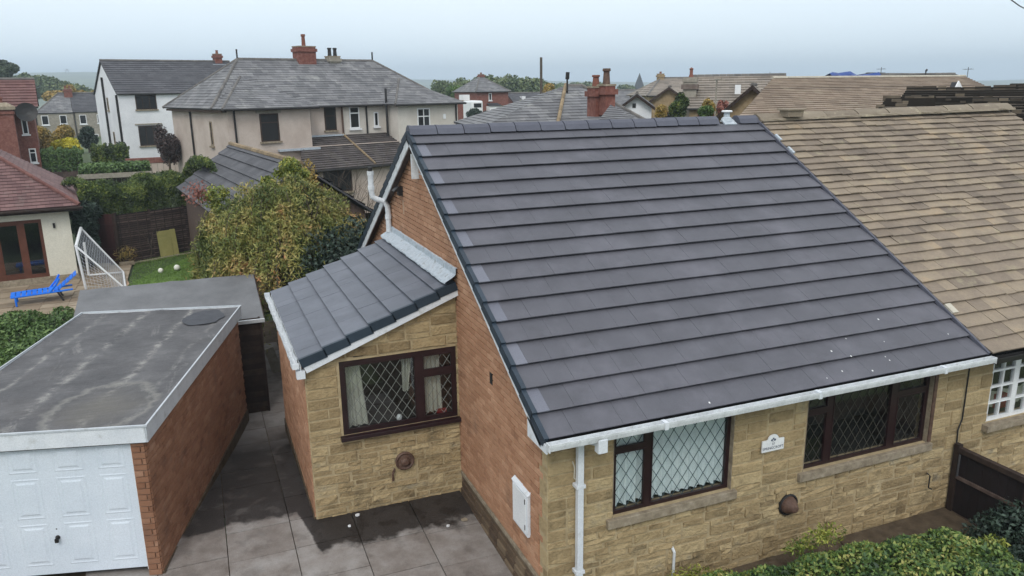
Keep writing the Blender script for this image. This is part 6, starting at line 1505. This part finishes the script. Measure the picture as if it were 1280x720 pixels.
# dark mossy stone roofs at right edge
def ragged_roof(name, label, x0, x1, y0, y1, D, seed):
    a = at(x0, y0, D); b_ = across(a, (x0+min(x1, 1280))/2, x1); c_ = at(x0, y1, D*.93); t = thing(name, label, 'house', (a.x, a.y, 0), math.atan2(b_.y-a.y, b_.x-a.x)); w_ = math.hypot(b_.x-a.x, b_.y-a.y); h = a.z-c_.z; dd_ = 2.2; r = random.Random(seed)
    course_roof('roof_slope', [(-.0, -dd_, a.z-h-.3), (w_, -dd_, a.z-h-.3), (w_, 0, a.z), (.25, 0, a.z)], .2, 'moss_slate', t, .06, .5); course_roof('roof_slope', [(w_, dd_, a.z-h-.3), (0, dd_, a.z-h-.3), (.25, 0, a.z), (w_, 0, a.z)], .2, 'moss_slate', t, .06, .5)
    x = .2
    k = 0
    while x < w_:
        s_ = r.uniform(.25, .5); MB().box((x, -.14, a.z-.06), (min(x+s_-.02, w_), .14, a.z+.07+r.uniform(-.02, .03)), Matrix.Rotation(r.uniform(-.01, .01), 4, 'Y')).build('ridge_stone', 'moss_stone', t); x += s_
    for q in range(int(w_*5)): xx = r.uniform(0, w_-.3); zz = r.uniform(.1, 1); MB().box((xx, -dd_*zz-.02, a.z-(h+.3)*zz+.02), (xx+r.uniform(.15, .35), -dd_*zz+.16, a.z-(h+.3)*zz+.11)).build('loose_slate', 'moss_stone', t)
    MB().box((.3, -dd_+.2, -2), (w_, dd_-.2, a.z-h-.35)).build('wall', 'brick_tan', t)
K['moss_stone'] = MAT('moss_stone', [(0, S(52, 46, 40)), (.5, S(84, 76, 66)), (1, S(128, 116, 100))], .8, 4)
ragged_roof('mossy_roof_house', 'longer dark mossy stone roof at the right edge, behind the neighbour ridge', 1124, 1300, 111.5, 131, 27, 1)
ragged_roof('mossy_roof_house', 'short dark crumbling stone roof nearest the neighbour ridge', 1097, 1170, 124, 134, 23, 2)
ragged_roof('mossy_roof_house', 'dark stone roof slope beyond the far verge of the neighbour roof', 1207, 1320, 127, 155, 24, 3)
ragged_roof('mossy_roof_house', 'small dark roof top on the skyline at the right picture edge', 1257, 1310, 106, 113, 40, 4)

# ================================================================== poles, spire, wires
def pole(name, label, cat, px, p0, p1, D, r_=.12, mat='bark', extra=None):
    a = at(px, p1, D); z0 = gh(a.x, a.y)-.2; t = thing(name, label, cat, (a.x, a.y, z0)); h = at(px, p0, D).z-z0
    MB().tube([(0, 0, 0), (0, 0, h)], [r_, r_*.75], 8).build('shaft', mat, t)
    if extra: extra(t, h)
    return t
pole('telegraph_pole', 'tall timber telegraph pole standing up against the sky left of centre', 'pole', 676.5, 72, 110, 75, .16, 'bark', lambda t, h: (MB().box((-.12, -.05, h-1.0), (.12, .05, h-.95)).build('step_bolt', 'iron', t)))
pole('street_lamp', 'thin pale lamp column in front of the long brown roofed house', 'street lamp', 894, 100, 140, 44, .06, 'stone_far', lambda t, h: MB().box((-.08, -.4, h-.02), (.08, .1, h+.06)).build('lamp_head', 'stone_far', t))
q = at(799, 110, 420); sp_t = thing('church_spire', 'slender grey church spire on the hazy skyline', 'spire', (q.x, q.y, gh(q.x, q.y)), 0); h = at(799, 91, 420).z-gh(q.x, q.y)
MB().add([(-2.4, -2.4, h-9), (2.4, -2.4, h-9), (2.4, 2.4, h-9), (-2.4, 2.4, h-9), (0, 0, h)], [(0, 1, 4), (1, 2, 4), (2, 3, 4), (3, 0, 4)]).build('spire_roof', 'slate_dark', sp_t); MB().box((-2.3, -2.3, -5), (2.3, 2.3, h-9)).build('tower', 'stone_far', sp_t)
for (px, p0, p1, D, lb) in ((1101, 84, 92.5, 61, 'thin television aerial mast beside the blue tarpaulin'), (1208, 84, 104, 55, 'thin aerial mast right of the tiny white gable'), (962, 90, 97, 70, 'short aerial on the skyline left of the big brown roof')):
    a = at(px, p1, D); b_ = at(px, p0, D); t = thing('aerial', lb, 'aerial', (a.x, a.y, a.z-1.2)); hh = b_.z-a.z+1.2; MB().tube([(0, 0, 0), (0, 0, hh)], .022, 5).build('mast', 'wire', t); mb = MB(); mb.tube([(-.35, 0, hh-.15), (.35, 0, hh-.12)], .014, 4)
    for k in range(5): mb.tube([(-.3+k*.15, -.2, hh-.14), (-.3+k*.15, .2, hh-.14)], .01, 4)
    mb.build('antenna', 'wire', t)
q0, q1 = at(1245, -14, 16), at(1300, 20, 19); t = thing('overhead_cable', 'thin overhead cable crossing the top right corner of the sky', 'cable', q0); MB().tube([(0, 0, 0), (q1-q0)*.5-Vector((0, 0, .05)), (q1-q0), (q1-q0)*3], .012, 6).build('wire', 'wire', t)
q = at(85, 97, 1600); t = thing('pylon', 'faint electricity pylon on the hill left of the white house', 'pylon', (q.x, q.y, gh(q.x, q.y))); hh = at(85, 86, 1600).z-gh(q.x, q.y); mb = MB()
for sx_ in (-1, 1):
    for sy_ in (-1, 1): mb.tube([(sx_*4, sy_*4, 0), (0, 0, hh)], .35, 4)
for k in (.6, .75, .9): mb.tube([(-7*(1.3-k), 0, hh*k), (7*(1.3-k), 0, hh*k)], .3, 4)
mb.build('lattice_mast', 'wire', t)

# ================================================================== trees and shrubs behind
def tree(name, label, cat, px, pytop, pybot, D, wpx, mat, n=3000, ls=None, trunk=True, group=None, nl=9, stretch=1.):
    """crown spans wpx pixels wide and from pytop to pybot at depth D"""
    top = at(px, pytop, D); bot = at(px, pybot, D); g0 = min(gh(bot.x, bot.y), bot.z-.3); t = thing(name, label, cat, (bot.x, bot.y, g0), 0, group)
    hz_ = (top.z-bot.z)/2; rx = wpx/2/F*D; c_ = (0, 0, (top.z+bot.z)/2-g0); P, Nn = blobs(n, lumps(c_, rx, rx*.9*stretch, hz_, nl, .5), .55)
    leafy('crown', mat, P, Nn, ls or max(.12, D*.0032), t, lw=.55)
    if trunk: MB().tube([(0, 0, -.2), (0, 0, c_[2])], [rx*.09+.05, rx*.03+.03], 7).build('trunk', 'bark', t)
    return t
def wood(name, tops, ybot, D, mat, n, ls, r0=1.):
    """a far wood that reads as one mass: tops = (px, py) skyline samples"""
    bl = []; rr = random.Random(len(tops)+int(D))
    o0 = at(tops[0][0], ybot, D)
    for (px, py) in tops:
        for q in range(3):
            a = at(px+rr.uniform(-4, 4), py, D*rr.uniform(.97, 1.08)); g0 = at(px, ybot, D).z; h = max(1., a.z-g0); rx = F and D*rr.uniform(7, 11)/F*r0
            bl.append((a.x, a.y, g0+h*.45, rx, rx, h*rr.uniform(.42, .56)))
    P, Nn = blobs(n, bl, .5); o = leafy(name, mat, P, Nn, ls, None, lw=.6, kind='stuff'); return o
wood('distant_wood', [(22, 92), (30, 90), (38, 91), (47, 91), (55, 93), (63, 96), (72, 97), (80, 100), (90, 103), (98, 106), (106, 109), (114, 111)], 124, 190, 'leaf_far', 16000, .8)
wood('distant_wood', [(548, 100), (556, 99), (566, 101), (576, 97), (585, 99), (596, 97), (604, 93), (612, 92), (622, 95), (632, 93), (642, 94), (650, 95), (660, 96), (668, 95), (676, 98), (684, 101), (690, 104)], 124, 150, 'leaf_far', 20000, .62)
wood('distant_wood', [(700, 104), (712, 105), (722, 103), (735, 102), (748, 103), (782, 106), (815, 106), (830, 105)], 114, 260, 'leaf_far', 7000, 1.0)
wood('distant_wood', [(118, 112), (126, 112), (100, 112), (90, 114), (75, 113), (66, 112)], 128, 130, 'leaf_autumn', 5000, .5)
tree('tree', 'large dark tree on the left skyline above the red roof', 'tree', 8, 74, 102, 120, 36, 'leaf_fardark', 6000, .45)
for (px, a, b_, D, w_, m_, lb) in [
  (89, 106, 120, 118, 13, 'leaf_autumn', 'orange autumn tree above the terrace roofs'),
  (606, 92, 124, 125, 38, 'leaf_far', 'rounded green tree behind the pyramid roofed brick house'),
  (570, 106, 134, 100, 36, 'leaf_green', 'dark green tree left of the brick house'), (686, 104, 124, 90, 22, 'leaf_autumn', 'orange-brown shrubs right of the telegraph pole')]:
    tree('tree', lb, 'tree', px, a, b_, D, w_, m_, 4500, None, True, None, 10)
tree('conifer', 'dark green rounded conifer before the long brown roofed house', 'tree', 848, 114, 152, 46, 27, 'leaf_conifer', 5000, .16)
tree('autumn_shrub', 'orange-brown shrub left of the pale lamp column', 'shrub', 886, 118, 146, 40, 18, 'leaf_autumn', 1600, .13); tree('autumn_shrub', 'red-leaved shrub right of the pale lamp column', 'shrub', 903, 124, 146, 40, 18, 'leaf_red', 1600, .13); tree('autumn_shrub', 'green and orange bush below the tan gable', 'shrub', 826, 130, 150, 42, 18, 'leaf_autumn', 1500, .13)
tree('autumn_shrub', 'low green bush at the foot of the pale lamp column', 'shrub', 882, 131, 150, 39, 22, 'leaf_green', 1500, .13)
tree('hedge_bush', 'rounded dark green hedge bush nearest the pebbledashed house corner', 'shrub', 592, 135, 150, 66, 24, 'leaf_dark', 3000, .18); tree('hedge_bush', 'second rounded dark green hedge bush, beside the slate roof', 'shrub', 614, 136, 153, 64, 24, 'leaf_dark', 3000, .18)
tree('yellow_green_bush', 'yellow-green bush where the grey slate roof starts', 'shrub', 630, 132, 148, 68, 20, 'leaf_lime', 2500, .18); tree('yellow_green_bush', 'pale yellow-green grassy bush at the right foot of the brick house', 'shrub', 655, 124, 140, 72, 26, 'leaf_lime', 2500, .18); tree('yellow_green_bush', 'bright green low planting right of the pebbledashed wall', 'shrub', 583, 148, 162, 60, 26, 'leaf_lime', 2500, .18)
# gardens on the left, between the hedge and the houses
tree('autumn_tree', 'bushy orange-yellow tree in the garden beside the red brick house', 'tree', 57, 152, 190, 62, 46, 'leaf_autumn', 7000, .2); tree('autumn_tree', 'russet bush behind the bright yellow shrub', 'tree', 85, 154, 180, 66, 34, 'leaf_autumn', 4000, .2)
tree('golden_shrub', 'bright golden yellow conifer shrub among the garden hedges', 'shrub', 88, 171, 194, 56, 42, 'leaf_yellow', 5000, .17); tree('dark_conifer', 'dark green bush against the left gable of the white house', 'shrub', 112, 157, 186, 68, 26, 'leaf_dark', 4000, .2)
tree('weed_clump', 'dark leafy bush at the right foot of the white gable', 'shrub', 152, 176, 198, 58, 20, 'leaf_dark', 2500, .16)
def long_hedge(label, px0, px1, py0, py1, D, mat, thick=1.2, n=9000):
    a, b_ = at(px0, py0, D), at(px1, py0, D); h = a.z-at(px0, py1, D).z; t = thing('garden_hedge', label, 'hedge', (a.x, a.y, a.z-h)); u = b_-a; u.z = 0
    s_, c_ = rs.rand(n), rs.rand(n); top = c_ < .5; yy = np.where(top, rs.rand(n)*thick, rs.normal(size=n)*.08); zz = np.where(top, h+rs.normal(size=n)*.05, rs.rand(n)*h); zz = zz+.12*np.sin(s_*23)+.08*np.sin(s_*57)
    P = np.stack([s_*u.x+.1*np.sin(s_*40), s_*u.y+yy, zz], 1); leafy('foliage', mat, P, np.tile([0, -.6, .8], (n, 1)), .17, t, lw=.4); MB().box((u.x*.03, u.y*.03+.15, -1), (u.x*.97, u.y*.97+thick-.15, h*.8)).build('inner_branches', 'bark', t)
long_hedge('clipped olive green garden hedge in front of the autumn tree', 38, 100, 190, 214, 53, 'leaf_green', 1.4); long_hedge('brighter green clipped hedge between golden shrub and white house', 112, 158, 185, 203, 55, 'leaf_conifer', 1.5)
vb = thing('raised_bed', 'raised vegetable bed with leafy green plants and pale timber edge', 'planter', at(96, 219, 44), R(3)); MB().box((0, -.05, -.25), (3.9, .05, .02)).build('edging_board', 'stone_far', vb); MB().box((0, .05, -.3), (3.9, 3.2, -.05)).build('soil', 'soil', vb)
P = np.stack([rs.uniform(.1, 3.8, 5200), rs.uniform(.1, 3.4, 5200), rs.uniform(0, .42, 5200)], 1); leafy('vegetable_leaves', 'leaf_green', P, np.tile([0, 0, 1.], (5200, 1)), .18, vb, lw=.6)
bfn = thing('board_fence', 'low brown board fence in front of the olive hedge', 'fence', at(52, 232, 45), R(4))
for k in range(16): MB().box((k*.3, 0, -.5), (k*.3+.28, .03, .72)).build('board', 'fencewood', bfn)
MB().box((0, .03, .3), (4.8, .07, .4)).build('rail', 'darkwood', bfn)
# ---- more rooftops along the hazy town skyline
r = random.Random(17)

# ================================================================== haze
mb = MB(); mb.box((-2650, -2650, -40), (2650, 2650, 75)); hz_o = mb.build('haze', None); hz_o['kind'] = 'stuff'
hm = bpy.data.materials.new('haze'); hm.use_nodes = True; n = hm.node_tree; n.nodes.clear(); o_ = n.nodes.new('ShaderNodeOutputMaterial'); v_ = n.nodes.new('ShaderNodeVolumePrincipled')
v_.inputs['Color'].default_value = (.76, .89, 1, 1); v_.inputs['Density'].default_value = .0007; v_.inputs['Anisotropy'].default_value = .2; n.links.new(v_.outputs[0], o_.inputs['Volume']); hz_o.data.materials.append(hm)
